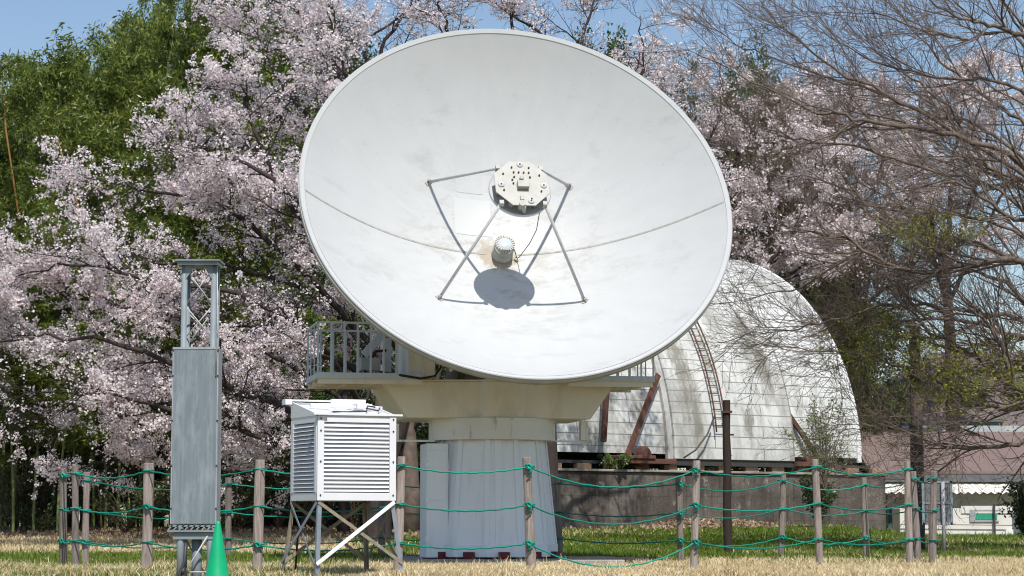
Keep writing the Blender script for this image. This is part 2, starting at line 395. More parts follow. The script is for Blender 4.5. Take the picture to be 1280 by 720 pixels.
for sgn in (-1, 1):
  mb = MB()
  for a, b in zip(us[:-1], us[1:]):
    if abs(a) < .17 or abs(b) < .17 or a*sgn < 0: continue
    mb.add([(a, -.013, par(a,0)+.006), (b, -.013, par(b,0)+.006), (b, .013, par(b,0)+.006), (a, .013, par(a,0)+.006)], [(0,1,2,3)])
    mb.add([(a, -.013, par(a,0)+.006), (b, -.013, par(b,0)+.006), (b, -.016, par(b,0)-.01), (a, -.016, par(a,0)-.01)], [(0,1,2,3)])
  dpart(mb, 'seam_strip', M_seam, dish)
def patch(u0, u1, v0, v1, m, nm='repair_patch'):
    mb = MB(); k = 8
    for i in range(k):
        for j in range(k):
            q = [(u0+(u1-u0)*(i+a)/k, v0+(v1-v0)*(j+b)/k) for a, b in ((0,0),(1,0),(1,1),(0,1))]
            mb.add([(u, v, par(u, v)+.004) for u, v in q], [(0,1,2,3)], True)
    return dpart(mb, nm, m, dish)
M_patch = mat('fresher white paint', (.515,.522,.515), (.505,.512,.505), .4, scale=4, bmp=.02)
patch(-.62, -.22, .95, 1.62, mat('greyed patch paint', (.47,.478,.472), (.45,.458,.455), .5, scale=5, bmp=.02))
patch(-.66, -.12, .30, .86, M_patch)
# back structure
mb = MB()
for k in range(16):
    a = 2*PI*k/16; ca, sa = math.cos(a), math.sin(a)
    for r0, r1 in ((.5, 1.5), (1.5, 2.9)):
        mb.bar((r0*ca, r0*sa, r0*r0/(4*FO)-.18), (r1*ca, r1*sa, r1*r1/(4*FO)-.18), .04, .12, up=(ca, sa, 2))
for r in (1.2, 2.1):
    mb.tube([(r*math.cos(t), r*math.sin(t), r*r/(4*FO)-.22) for t in np.linspace(0, 2*PI, 49)], .035, 6)
dpart(mb, 'back_ribs', M_cream, T)
mb = MB(); mb.lathe([(.001, -1.25), (.55, -1.25), (.62, -1.2), (.75, -.5), (.95, -.12), (.001, -.12)], 24, False, False)
dpart(mb, 'hub', M_cream, T)
# feed horn
mb = MB(); mb.lathe([(.001, .0), (.155, .0), (.155, .05), (.135, .06), (.135, .13), (.15, .135), (.15, .16), (.125, .165), (.125, .27), (.001, .27)], 32, True, False)
horn = dpart(mb, 'feed_horn', M_plate, T)
mb = MB()
for k in range(22):
    a = 2*PI*k/22; mb.box(-.011, .011, .098, .142, .235, .285, Matrix.Rotation(a, 4, 'Z'))
dpart(mb, 'clamp_ring', M_plate, horn)
mb = MB(); mb.lathe([(.001, .289), (.09, .287), (.105, .272)], 32, True, False)
dpart(mb, 'window_membrane', mat('horn membrane', (.50,.56,.60), (.42,.47,.5), .3, scale=10), horn)
mb = MB(); mb.tube([(.20,-.09,.01), (.20,-.09,.05)], .03, 10); mb.tube([(.20,-.09,.05), (.20,-.09,.055)], .022, 10)
dpart(mb, 'socket', M_plate, horn)
# subreflector assembly
mb = MB(); mb.lathe([(.425, 1.52), (.435, 1.50), (.43, 1.475), (.38, 1.455), (.2, 1.40), (.001, 1.375)], 48, True, False)
mb.lathe([(.42, 1.515), (.36, 1.475), (.2, 1.42), (.001, 1.40)], 48, True, False); mb.lathe([(.42,1.515),(.425,1.52)],48,True,False)
sub = dpart(mb, 'subreflector', M_white, T)
mb = MB()
oc = [(.405*math.cos(PI/8+k*PI/4), .405*math.sin(PI/8+k*PI/4)) for k in range(8)]
mb.loft([[(x, y, 1.66) for x, y in oc], [(x, y, 1.675) for x, y in oc]])
plate = dpart(mb, 'backing_plate', M_plate, sub, .003)
mb = MB()
for k in range(6):
    a = PI/6+k*PI/3; mb.tube([(.2*math.cos(a), .2*math.sin(a), 1.43), (.2*math.cos(a), .2*math.sin(a), 1.66)], .012, 8)
mb.lathe([(.10, 1.42), (.10, 1.66)], 20, True, False)
for a in (-.2, 1.0, 2.2, 3.3, 4.2, 5.3): mb.box(.30, .34, -.03, .03, 1.50, 1.66, Matrix.Rotation(a, 4, 'Z'))
dpart(mb, 'spacer', M_plate, sub)
for x, y in ((0, .32), (-.29, -.03), (.30, -.03), (.10, -.30)):
    mb = MB(); mb.lathe([(.001, 0), (.045, 0), (.045, .012), (.001, .012)], 16, True, False, Matrix.Translation((x, y, 1.676)))
    dpart(mb, 'boss', M_white, sub)
for x, y in [(.29*math.cos(a), .29*math.sin(a)) for a in (2.0, 2.6, 3.6, 5.8, .5, 1.15, 5.1)] + [(x*.07-.1, .18) for x in range(4)] + [(-.12, -.01), (-.13, .05), (-.1, .1), (.12, .1)] + [(0, .32), (-.29, -.03), (.30, -.03), (.10, -.30)]:
    mb = MB(); mb.lathe([(.001, 0), (.013, 0), (.013, .02), (.001, .02)], 8, True, False, Matrix.Translation((x, y, 1.674)))
    dpart(mb, 'screw', M_dark, sub)
mb = MB(); mb.box(-.075, .085, -.11, -.0, 1.676, 1.75); mb.lathe([(.001,1.676),(.03,1.676),(.03,1.72),(.001,1.72)], 12, True, False, Matrix.Translation((0,.07,0)))
dpart(mb, 'connector_block', M_plate, sub, .006)
mb = MB(); mb.tube([(-.03, -.33, 1.56), (-.03, -.35, 1.70)], .045, 12); mb.tube([(.02, -.38, 1.50), (.0, -.36, 1.66)], .03, 12); mb.box(-.05, .0, -.30, -.22, 1.676, 1.71)
dpart(mb, 'actuator', M_plate, sub)
for sx in (-1, 1):
    for sy in (-1, 1):
        foot = Vector((1.03*sx, 1.01*sy, par(1.03, 1.01))); top = Vector((.30*sx, .30*sy, 1.61))
        mb = MB(); d = (top-foot).normalized(); mb.tube([foot+d*.05, top], .022, 12)
        st = dpart(mb, 'strut', M_strut, T)
        mb = MB(); nrm = Vector((-foot.x/(2*FO), -foot.y/(2*FO), 1)).normalized(); q = nrm.to_track_quat('Z', 'Y').to_matrix().to_4x4()
        Mf = Matrix.Translation(foot) @ q
        mb.box(-.055, .055, -.03, .03, 0, .012, Mf); mb.box(-.02, .02, -.026, -.014, .012, .07, Mf); mb.box(-.02, .02, .014, .026, .012, .07, Mf)
        mb.tube([Mf @ Vector((0, -.045, .05)), Mf @ Vector((0, .045, .05))], .014, 8)
        dpart(mb, 'foot_bracket', M_plate, st)
        mb = MB(); mb.box(-.03, .03, -.03, .03, -.04, .035, Matrix.Translation(top)); dpart(mb, 'end_bracket', M_plate, st)
mb = MB(); mb.tube([(.24, -.36, 1.5), (.27, -.36, 1.1), (.25, -.3, .7), (.24, -.2, .4), (.22, -.12, .12), (.2, -.09, .05)], .006, 6)
mb.tube([(.20,-.09,.05), (.17, -.04, .12), (.13, 0, .2)], .007, 6)
dpart(mb, 'signal_cable', M_dark, T)

# pedestal (in the azimuth frame)
def ngon(r, z, n=12, ph=0.): return [(r*math.cos(2*PI*j/n+ph), r*math.sin(2*PI*j/n+ph), z) for j in range(n)]
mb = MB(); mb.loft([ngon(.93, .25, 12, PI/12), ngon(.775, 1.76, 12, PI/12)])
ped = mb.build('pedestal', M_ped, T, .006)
mb = MB()
for k in range(12):
    a = 2*PI*k/12 + PI/12
    mb.bar((.936*math.cos(a), .936*math.sin(a), .22), (.782*math.cos(a), .782*math.sin(a), 1.755), .075, .02, up=(math.cos(a), math.sin(a), 0))
    if k % 2 == 0:
        a += .19; mb.bar((.905*math.cos(a), .905*math.sin(a), .22), (.755*math.cos(a), .755*math.sin(a), 1.755), .10, .03, up=(math.cos(a), math.sin(a), 0))
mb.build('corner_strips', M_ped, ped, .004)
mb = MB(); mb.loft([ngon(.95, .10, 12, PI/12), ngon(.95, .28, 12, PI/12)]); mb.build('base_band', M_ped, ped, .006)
for k in range(12):
    a = 2*PI*k/12 + PI/12+.26
    mb = MB(); mb.box(.86, 1.0, -.075, .075, .078, .175, Matrix.Rotation(a, 4, 'Z')); mb.build('anchor_block', M_red, ped, .006)
mb = MB(); mb.lathe([(.78, 1.75), (.915, 1.752)], 64, False, False); mb.lathe([(.915, 1.752), (.915, 2.055)], 64, True, False); mb.lathe([(.915, 2.055), (.70, 2.056)], 64, False, False)
mb.lathe([(.915, 2.02), (.93, 2.02), (.93, 2.05), (.915, 2.05)], 64, False, False)
for k in range(26):
    a = 2*PI*k/26; mb.lathe([(.012, 0), (.012, .012), (.001, .012)], 6, False, False, Matrix.Translation((.9*math.cos(a), .9*math.sin(a), 2.055)))
collar = mb.build('collar', M_collar, T)
cm = Matrix.Rotation(0, 4, 'Z')
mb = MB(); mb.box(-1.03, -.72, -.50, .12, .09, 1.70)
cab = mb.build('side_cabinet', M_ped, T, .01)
cab.rotation_euler.z = 0
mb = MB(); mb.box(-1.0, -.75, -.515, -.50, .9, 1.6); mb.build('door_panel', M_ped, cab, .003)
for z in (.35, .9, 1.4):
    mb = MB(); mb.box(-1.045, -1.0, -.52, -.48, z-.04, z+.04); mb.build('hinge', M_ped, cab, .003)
# yoke
def yk(w, z, d0, d1, cut):
    return [(-w, d1-cut*.4, z), (-w, d0+cut, z), (-.33, d0+.10, z), (-.12*0-.28, d0, z), (.28, d0, z), (.33, d0+.10, z), (w, d0+cut, z), (w, d1-cut*.4, z), (w*.6, d1, z), (-w*.6, d1, z)]
mb = MB(); mb.loft([yk(1.28, 2.05, -.86, .86, .28), yk(1.33, 2.06, -.88, .88, .28), yk(1.66, 2.54, -.98, .98, .34), yk(1.66, 2.56, -.98, .98, .34)])
yoke = mb.build('yoke', M_cream, T, .006)
mb = MB(); mb.loft([yk(1.70, 2.562, -1.0, 1.0, .34), yk(1.70, 2.585, -1.0, 1.0, .34)]); mb.build('yoke_lip', M_cream, yoke)
# fork arms carrying the dish
for sx in (-1, 1):
    mb = MB()
    mb.prism([(-.55, 2.59), (.75, 2.59), (.62, 3.3), (.30, 4.2), (-.22, 4.2), (-.42, 3.3)], (0, .16), Matrix.Translation((sx*1.0-(.16 if sx < 0 else 0), 0, 0)) @ Matrix.Rotation(PI/2, 4, 'Z'))
    arm = mb.build('fork_arm', M_cream, T, .01)
    mb = MB(); mb.tube([(sx*.5, .02, 3.95), (sx*1.25, .02, 3.95)], .16, 20); mb.build('bearing', M_galv, arm)
mb = MB()
for sx in (-1, 1): mb.bar((sx*.75, -.05, 3.95), (sx*.85, -.55, 4.25), .12, .3)
mb.tube([(-1, .02, 3.95), (1, .02, 3.95)], .13, 16)
mb.build('elevation_axle', M_cream, T)
mb = MB(); mb.box(-.6, .6, -.5, .5, 2.59, 3.1); mb.box(-.5, -.1, -.62, -.5, 2.6, 2.85); mb.box(.1, .65, -.7, -.5, 2.6, 2.7)
mb.build('drive_housing', mat('drive housing paint', (.22,.19,.15), (.1,.09,.07), .6, scale=4), T, .01)
mb = MB(); mb.box(-1.38, -.98, -.93, -.45, 2.60, 3.27); mb.build('equipment_cabinet', M_cream, T, .01)
mb = MB(); mb.tube([(-1.75, -.85, 2.68), (-1.45, -1.02, 2.62), (-1.2, -1.03, 2.58), (-1.0, -1.0, 2.62), (-.9, -.93, 2.75), (-.88, -.85, 2.95)], .017, 8); mb.build('power_cable', M_black, T)
# platforms with railing
def platform(x0, x1, y0, y1):
    mb = MB(); mb.box(x0, x1, y0, y1, 2.585, 2.61); pf = mb.build('platform', M_galv, T)
    mb = MB()
    for a in ((x0, x1, y0-.004, y0+.03), (x0, x1, y1-.03, y1+.004)): mb.box(*a, 2.575, 2.655)
    xo = x0 if x0 < 0 else x1-.03
    mb.box(xo-.003, xo+.033, y0, y1, 2.57, 2.65)
    mb.build('kick_board', M_galv, pf)
    mb = MB()
    for yy in (y0+.03, (y0+y1)/2, y1-.09): mb.box(x0+.02, x1-.02, yy, yy+.05, 2.50, 2.584)
    for k in range(5):
        t = (k+.5)/5; mb.box(x0+(x1-x0)*t-.03, x0+(x1-x0)*t+.03, y0+.1, y1-.1, 2.52, 2.56)
    mb.build('support_beams', M_cream, pf)
    mb = MB(); zt = 3.335; nx = int(round((x1-x0)/.19)); ny = 3
    for yy in (y0+.012, y1-.012):
        for k in range(nx+1):
            x = x0+.015+(x1-x0-.03)*k/nx; mb.box(x-.013, x+.013, yy-.006, yy+.006, 2.60, zt)
        mb.box(x0, x1, yy-.012, yy+.012, zt, zt+.03)
    xo = x0+.012 if x0 < 0 else x1-.012
    for k in range(1, ny):
        y = y0+(y1-y0)*k/ny; mb.box(xo-.006, xo+.006, y-.017, y+.017, 2.60, zt)
    mb.box(xo-.012, xo+.012, y0, y1, zt+.001, zt+.031)
    mb.build('railing', M_galv, pf)
    return pf
platform(-2.65, -1.15, -1.0, .4); platform(.9, 2.17, -1.0, .4)
mb = MB(); mb.box(-1.98, -1.70, -.55, -.3, 2.72, 2.90); mb.box(-1.95, -1.93, -.5, -.48, 2.61, 2.72); mb.box(-1.75, -1.73, -.5, -.48, 2.61, 2.72)
jb = mb.build('junction_box', M_plate, T, .006)
mb = MB(); mb.box(-1.62, -1.52, -.35, -.1, 2.61, 3.2); mb.bar((-1.9,-.3,2.95),(-1.35,-.3,3.6),.1,.12); mb.build('counterweight_bracket', M_galv, T, .005)
mb = MB(); mb.tube([(-1.92, -.42, 2.72), (-1.9, -.6, 2.63), (-1.7, -.75, 2.625), (-1.5, -.5, 2.63)], .02, 8); mb.tube([(-1.8,-.4,2.9),(-1.75,-.4,3.0),(-1.6,-.35,3.02)], .02, 8); mb.build('hose', M_black, T)
# limit switch arms at collar height
mb = MB(); mb.box(.9, 1.38, -.2, -.17, 1.74, 1.765); mb.box(1.26, 1.37, -.26, -.14, 1.765, 2.04); mb.box(1.30, 1.32, -.22, -.2, 1.66, 1.765); mb.box(1.345, 1.36, -.22, -.2, 1.68, 1.765)
mb.build('limit_switch_bracket', M_collar, T, .003)
mb = MB(); mb.box(-1.45, -.88, -.3, -.27, 1.725, 1.755); mb.box(-1.45, -1.40, -.31, -.26, 1.755, 1.98)
mb.build('cable_bracket', M_collar, T, .003)
# pad
P = thing('concrete_pad', 'thin grey concrete slab under the telescope pedestal', 'slab', (-.05, 32.4, 0), 0)
mb = MB(); mb.box(-1.62, 1.60, -1.45, 1.7, -.1, .076); mb.build('slab', M_conc, P, .01)
mb = MB(); mb.bar((.7,-1.3,.09),(1.75,-1.25,.09),.2,.03); mb.build('steel_cover', M_dark, P)

# ---------------------------------------------------------------- louvred weather box
WX = thing('instrument_shelter', 'white louvred weather screen on four splayed metal legs', 'weather shelter', (0,0,0), math.radians(24))
c = at(396, 650, 24.0); WX.location = (c[0], c[1], 0)   # origin at the front-left corner on the ground
W_ = .90; z0, z1, z2 = .826, 1.735, 1.915
mb = MB()
mb.box(0, W_, 0, .03, z0, z0+.085); mb.box(0, W_, .0, .03, z1-.07, z1)
mb.box(0, .075, -.006, .03, z0, z1); mb.box(W_-.075, W_, -.006, .03, z0, z1)
mb.box(0, W_, W_-.03, W_, z0, z0+.085); mb.box(0, W_, W_-.03, W_, z1-.03, z2); mb.box(0, .07, W_-.03, W_+.004, z0, z1); mb.box(W_-.07, W_, W_-.03, W_+.004, z0, z1)
for x in (0, W_-.03):
    mb.box(x, x+.03, .031, W_-.031, z0+.001, z0+.086); mb.box(x, x+.03, .031, W_-.031, z1-.07, z1)
    mb.box(x-.004, x+.034, .031, .10, z0+.086, z1-.071); mb.box(x-.004, x+.034, W_-.10, W_-.031, z0+.086, z1-.071)
mb.box(.031, W_-.031, .031, W_-.031, z0+.01, z0+.03)
sh = mb.build('frame', M_box, WX, .003)
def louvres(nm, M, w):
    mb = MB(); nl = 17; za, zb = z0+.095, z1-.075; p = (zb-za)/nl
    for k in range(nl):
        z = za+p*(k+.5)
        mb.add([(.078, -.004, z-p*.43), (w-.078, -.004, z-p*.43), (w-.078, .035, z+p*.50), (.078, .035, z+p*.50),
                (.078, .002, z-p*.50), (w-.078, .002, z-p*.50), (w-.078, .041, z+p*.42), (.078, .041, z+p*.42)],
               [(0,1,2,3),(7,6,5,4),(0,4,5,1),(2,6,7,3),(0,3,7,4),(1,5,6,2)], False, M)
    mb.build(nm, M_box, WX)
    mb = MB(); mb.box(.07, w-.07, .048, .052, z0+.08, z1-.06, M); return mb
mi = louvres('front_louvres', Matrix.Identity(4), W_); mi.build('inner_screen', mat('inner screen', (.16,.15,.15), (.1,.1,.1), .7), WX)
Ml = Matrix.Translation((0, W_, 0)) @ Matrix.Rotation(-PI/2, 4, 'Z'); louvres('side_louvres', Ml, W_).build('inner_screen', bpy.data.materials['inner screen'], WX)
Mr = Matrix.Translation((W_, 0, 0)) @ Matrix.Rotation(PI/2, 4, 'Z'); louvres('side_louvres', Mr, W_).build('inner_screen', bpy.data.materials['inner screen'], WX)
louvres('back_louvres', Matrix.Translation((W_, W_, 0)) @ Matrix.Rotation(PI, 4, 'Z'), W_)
mb = MB(); rz = lambda y: z1+.008+(z2-z1)*y/W_
mb.add([(.01,-.0,rz(0)),(W_-.01,0,rz(0)),(W_-.01,W_,rz(W_)-.04),(.01,W_,rz(W_)-.04),(.01,0,rz(0)-.02),(W_-.01,0,rz(0)-.02),(W_-.01,W_,rz(W_)-.06),(.01,W_,rz(W_)-.06)],
  [(0,1,2,3),(7,6,5,4),(0,4,5,1),(1,5,6,2),(2,6,7,3),(3,7,4,0)])
roof = mb.build('roof', M_box, WX)
mb = MB()
for x in (-.004, W_-.016): mb.add([(x,.03,z1),(x,W_,z1),(x,W_,z2+.01),(x,.03,z1+.02),(x+.02,.03,z1),(x+.02,W_,z1),(x+.02,W_,z2+.01),(x+.02,.03,z1+.02)],[(0,1,2,3),(7,6,5,4),(0,4,5,1),(1,5,6,2),(2,6,7,3),(3,7,4,0)])
mb.box(-.06, .10, -.05, .03, z1+.004, z1+.03); mb.box(.10, W_+.07, -.02, .02, z1+.004, z1+.026); mb.box(-.08, W_*.5, W_-.06, W_+.03, z2+.012, z2+.03); mb.box(W_*.5, W_-.05, W_-.08, W_-.02, z2+.0, z2+.045)
mb.box(-.1, -.02, W_-.1, W_+.02, z2-.03, z2+.03)
mb.build('roof_rails', M_box, roof, .002)
mb = MB()
mb.bar((.18,.15,rz(.15)+.02),(.75,.55,rz(.55)+.03),.04,.03); mb.bar((.1,.55,rz(.55)+.02),(.8,.5,rz(.5)+.03),.05,.04); mb.bar((.4,.7,rz(.7)+.03),(.85,.3,rz(.3)+.04),.03,.03)
mb.box(.58,.68,.35,.5,rz(.45),rz(.45)+.06); mb.build('roof_fittings', M_box, roof, .003)
mb = MB(); mb.tube([(.2,.1,rz(.1)+.02),(.4,.05,rz(.05)+.03),(.6,.12,rz(.1)+.03),(.68,.3,rz(.3)+.06),(.8,.35,rz(.3)+.05)], .008, 6); mb.tube([(.62,.2,rz(.2)+.05),(.75,.15,rz(.15)+.03),(.82,.3,rz(.3)+.04)], .009, 6)
mb.build('roof_cable', M_dark, roof)
mb = MB()
for x in (.035, W_-.035):
    for z in (z0+.06, z0+.42, z0+.75, z1-.03): mb.lathe([(.009,0),(.009,.01),(.001,.011)], 8, True, False, Matrix.Translation((x,-.006,z)) @ Matrix.Rotation(PI/2,4,'X'))
mb.build('bolts', M_dark, sh)
tops = [(.02,.02),(W_-.02,.02),(.02,W_-.02),(W_-.02,W_-.02)]; bots = [(-.02,-.03),(W_+.10,-.02),(-.09,W_+.05),(W_+.04,W_+.06)]
for (tx, ty), (bx, by), m_ in zip(tops, bots, (M_angle, M_angle, M_angler, M_angler)):
    mb = MB(); sx = 1 if tx < .4 else -1; sy = 1 if ty < .4 else -1
    mb.bar((tx+sx*.02, ty, z0+.03), (bx+sx*.02, by, -.05), .045, .005, up=(0,1,0)); mb.bar((tx, ty+sy*.02, z0+.03), (bx, by+sy*.02, -.05), .005, .045, up=(0,1,0))
    mb.build('leg', m_, WX)
def lerp(i, t): return (tops[i][0]*(1-t)+bots[i][0]*t, tops[i][1]*(1-t)+bots[i][1]*t, z0*(1-t))
for i, j in ((0, 1), (2, 3), (0, 2), (1, 3)):
    for a, b in ((i, j), (j, i)):
        p = Vector(lerp(a, .02)); q = Vector(lerp(b, .82)); off = Vector((0, -.012 if (a, b) != (1, 0) else -.03, 0)) if (i, j) in ((0,1),(2,3)) else Vector((-.012 if a < b else -.02, 0, 0))
        mb = MB(); mb.bar(p+off, q+off, .03, .006, up=(0,1,0) if (i, j) in ((0,1),(2,3)) else (1,0,0)); mb.bar(p+off+Vector((0,.01,.012)), q+off+Vector((0,.01,.012)), .005, .025)
        mb.build('brace', M_angleb if (a, b) == (1, 0) else (M_angler if (i, j) in ((2,3),(1,3)) or (a, b) == (0, 1) else M_angle), WX)
mb = MB(); mb.tube([(.25,W_+.0,z0), (.1,W_+.02,.5), (.08,W_+.05,-.02)], .012, 8); mb.build('ground_cable', M_black, WX)

# ---------------------------------------------------------------- grey instrument tower
TW = thing('instrument_tower', 'tall narrow lattice mast with a grey steel panel box', 'mast', (0,0,0), 0)
c = at(241.5, 650, 20); TW.location = (c[0], 20, 0)
mb = MB(); mb.box(-.205, .205, .012, .27, .58, 2.155); box = mb.build('panel_box', M_greyl, TW, .004)
mb = MB(); mb.box(-.195, .195, 0, .0118, .585, 2.16); mb.build('front_panel', M_grey, box, .002)
mb = MB()
for x in (-.2, .2):
    for z in (.72, 1.1, 1.5, 1.9, 2.13): mb.box(x-.007, x+.007, -.008, .01, z-.01, z+.01)
mb.build('latches', M_dark, box)
for x in (-.2045, .1945):
    mb = MB(); mb.box(x, x+.01, -.006, .0, .585, 2.16); mb.build('edge_strip', M_greyl, box)
mb = MB(); mb.box(-.1945, .1945, -.005, .0, 2.14, 2.16); mb.build('top_strip', M_greyl, box)
mb = MB(); mb.box(-.225, .21, -.03, .29, .515, .53); mb.box(-.21, .21, -.02, -.01, .56, .575)
for k in range(9):
    x = -.2+k*.05; mb.bar((x-.02, -.01, .532), (x+.02, -.01, .575), .012, .02, up=(0,1,0))
mb.box(-.18, .18, 0, .25, .45, .512); mb.build('base_shelf', M_greyp, TW)
for x, y in ((-.115, .04), (.15, .04), (-.115, .24), (.15, .24)):
    mb = MB(); mb.tube([(x, y, -.05), (x, y, .53), (x, y, .54), (x, y, 2.93)], [.033, .033, .027, .027], 16); mb.build('post', M_greyp, TW)
mb = MB(); mb.box(-.19, .21, -.06, .33, 2.932, 2.945); mb.box(-.17, .19, -.04, .31, 2.90, 2.93); 
for x, s in ((-.115, 1), (.15, -1)): mb.add([(x,.015,2.9),(x+s*.1,.015,2.9),(x,.015,2.75),(x,.02,2.9),(x+s*.1,.02,2.9),(x,.02,2.75)],[(0,1,2),(5,4,3),(0,3,4,1),(1,4,5,2),(2,5,3,0)])
mb.build('top_plate', M_greyp, TW)
for za, zb in ((2.86, 2.55), (2.53, 2.25)):
    for p_, q_ in (((-.10,.04,za),(.135,.04,zb)), ((.135,.052,za),(-.10,.052,zb)), ((-.10,.24,za-.05),(.135,.24,zb)), ((.135,.252,za),(-.10,.252,zb-.04)), ((.165,.05,za),(.165,.23,zb))):
        mb = MB(); mb.tube([p_, q_], .006, 6); mb.build('cross_brace', M_strut, TW)
for p_, q_ in (((-.10,.0,.1),(.13,.0,.48)), ((.13,.24,.05),(-.10,.24,.45)), ((-.1,.04,.16),(.13,.04,.16))):
    mb = MB(); mb.tube([p_, q_], .008, 6); mb.build('cross_brace', M_strut, TW)
mb = MB(); mb.tube([(.02, .12, -.05), (.02, .12, .5)], .045, 14); mb.build('centre_pipe', M_greyp, TW)
mb = MB(); mb.tube([(-.06,-.01,.42),(-.07,-.02,.25),(-.11,-.03,.15),(-.1,-.03,.03)], .014, 8); mb.tube([(-.1,-.0,.17),(-.06,-.02,.17)], .03, 8); mb.build('cable', M_dark, TW)
mb = MB(); mb.tube([(.185,-.01,1.9),(.19,.0,2.4),(.18,.02,2.9)], .006, 6); mb.build('wire', M_strut, TW)

# cone
CN = thing('traffic_cone', 'tall bright green plastic cone at the foot of the grey mast', 'cone', (0,0,0)); c = at(272.5, 650, 18.6); CN.location = (c[0], 18.6, 0)
mb = MB(); mb.lathe([(.125, .03), (.118, .05), (.022, .585), (.019, .605), (.012, .612), (.010, .60)], 40, True, False); mb.build('cone_body', M_cone, CN)
mb = MB(); mb.box(-.18, .18, -.18, .18, 0, .028); mb.build('base', M_cone, CN, .01)

# ---------------------------------------------------------------- rope fence
M_ropes = M_rope
def post_at(px, ytop, d):
    return dict(x=(px-640)/F*d, y=d, h=HC+(650-ytop)/F*d)
def make_post(p, parent, r=.052, m=M_wood):
    mb = MB(); lx, ly = random.uniform(-.03, .03), random.uniform(-.02, .02); r *= random.uniform(.88, 1.12); n = 14
    g = float(ground(p['x'], p['y']))
    zs = np.linspace(g-.15, p['h'], 9); rr = []
    jit = [1+random.uniform(-.07, .07) for _ in range(n)]
    for z in zs:
        t = (z-g)/(p['h']-g)
        k = 1+.06*math.sin(z*5+p['x'])
        rr.append([(p['x']+lx*(t-.5)*2+r*k*jit[j]*math.cos(2*PI*j/n)*(1.04-.1*t), p['y']+ly*t+r*k*jit[j]*math.sin(2*PI*j/n)*(1.04-.1*t), z) for j in range(n)])
    zt = p['h']; rr.append([(p['x']+lx+(q[0]-p['x']-lx)*.86, p['y']+ly+(q[1]-p['y']-ly)*.86, zt+.006) for q in rr[-1]])
    mb.loft(rr, False); return mb.build('post', m, parent)
def make_rope(parent, a, b, za, zb, sag, knot=True, r=.0095):
    pa = Vector((a['x'], a['y']-.058, za)); pb = Vector((b['x'], b['y']-.058, zb)); n = 26; pts = []
    for i in range(n+1):
        t = i/n; p = pa.lerp(pb, t); p.z -= 4*sag*t*(1-t); p.z += .004*math.sin(i*1.9+za*7); pts.append(p)
    mb = MB(); mb.tube(pts, r, 7)
    o = mb.build('rope', M_ropes, parent)
    return o
def wrap(parent, p, z, big=False):
    mb = MB(); pts = []
    for i in range(33):
        a = i/32*2.6*PI; pts.append((p['x']+.064*math.cos(a-PI/2), p['y']+.064*math.sin(a-PI/2), z-.012+.02*i/32+.003*math.sin(i)))
    mb.tube(pts, .009, 6)
    s = 1.3
    if not big and random.random() < .85:
        mb.build('knot', M_ropes, parent); return
    mb.tube([(p['x']-.03*s, p['y']-.07, z+.01), (p['x']+.01, p['y']-.10, z+.02*s), (p['x']+.03*s, p['y']-.085, z-.01), (p['x'], p['y']-.095, z-.02*s), (p['x']-.02, p['y']-.08, z+.015)], .013*s, 7)
    if big: mb.tube([(p['x'], p['y']-.09, z), (p['x']+.03, p['y']-.10, z-.04), (p['x']-.01, p['y']-.09, z-.09)], .011, 6)
    mb.build('knot', M_ropes, parent)
def fence(name, label, posts, sags, levels=(1.235, .79, .36), bigs=()):
    Fz = thing(name, label, 'rope fence', (0,0,0))
    for i, p in enumerate(posts):
        po = make_post(p, Fz, p.get('r', .052))
        p['po'] = po
        p['z'] = [l*(p['h']/1.33)+random.uniform(-.012, .012)+ (float(ground(p['x'], p['y']))*.6) for l in levels]
        if 'zr' in p: p['z'] = p['zr']
        for z in p['z']: wrap(po, p, z, i in bigs)
    for i in range(len(posts)-1):
        for k in range(3):
            make_rope(Fz, posts[i], posts[i+1], posts[i]['z'][k], posts[i+1]['z'][k], sags[i]*random.uniform(.85, 1.15))
    return Fz
fp = [post_at(*a) for a in ((82,587,29.8),(97,583,28.6),(187,580,27.2),(325,576,25.8),(500,572,25.2),(661,573,26.0),(868,577,27.0),(1020,575,28.4),(1133,578,29.6))]
fp[2]['r'] = .06; fp[3]['r'] = .056; fp[4]['r'] = .055
fence('rope_fence', 'weathered wooden posts and green ropes in front of the telescope', fp, [.03, .07, .07, .08, .07, .25, .09, .08], bigs=(5, 6))
bp = [post_at(*a) for a in ((110,591,30.4),(287,598,34.5),(478,599,35.6),(698,598,35.0),(849,597,32.6),(976,593,34.6),(1079,598,35.0),(1142,590,33.4),(1164,590,30.8))]
fence('rope_fence', 'smaller looking posts and green ropes behind the telescope pedestal', bp, [.12, .1, .08, .06, .12, .1, .08, .05], bigs=(4,))

# ---------------------------------------------------------------- lone dark poles, notice board
def pole(name, label, cat, px, ytop, d, r0, r1, m, ybase_dark=None):
    x = (px-640)/F*d; g = float(ground(x, d)); h = HC+(650-ytop)/F*d
    o = thing(name, label, cat, (x, d, g)); mb = MB(); n = 12; rings = []
    jit = [1+random.uniform(-.1, .1) for _ in range(n)]
    for i in range(16):
        t = i/15; z = -.2+(h-g+.2)*t; r = r0+(r1-r0)*t
        rings.append([(r*jit[j]*math.cos(2*PI*j/n)*(1+.05*math.sin(i*2+j))+  .006*math.sin(i*.9), r*jit[j]*math.sin(2*PI*j/n), z) for j in range(n)])
    mb.loft(rings, False); mb.build('shaft', m, o); return o, h-g
o, h = pole('utility_pole', 'dark burnt looking timber post standing before the dome wall', 'post', 908, 501, 38, .075, .06, M_darkw)
mb = MB(); mb.box(-.09, .09, -.09, -.06, h-.22, h-.18); mb.box(.05, .12, -.02, .02, h-.6, h-.57); mb.build('metal_strap', M_darkrust, o)
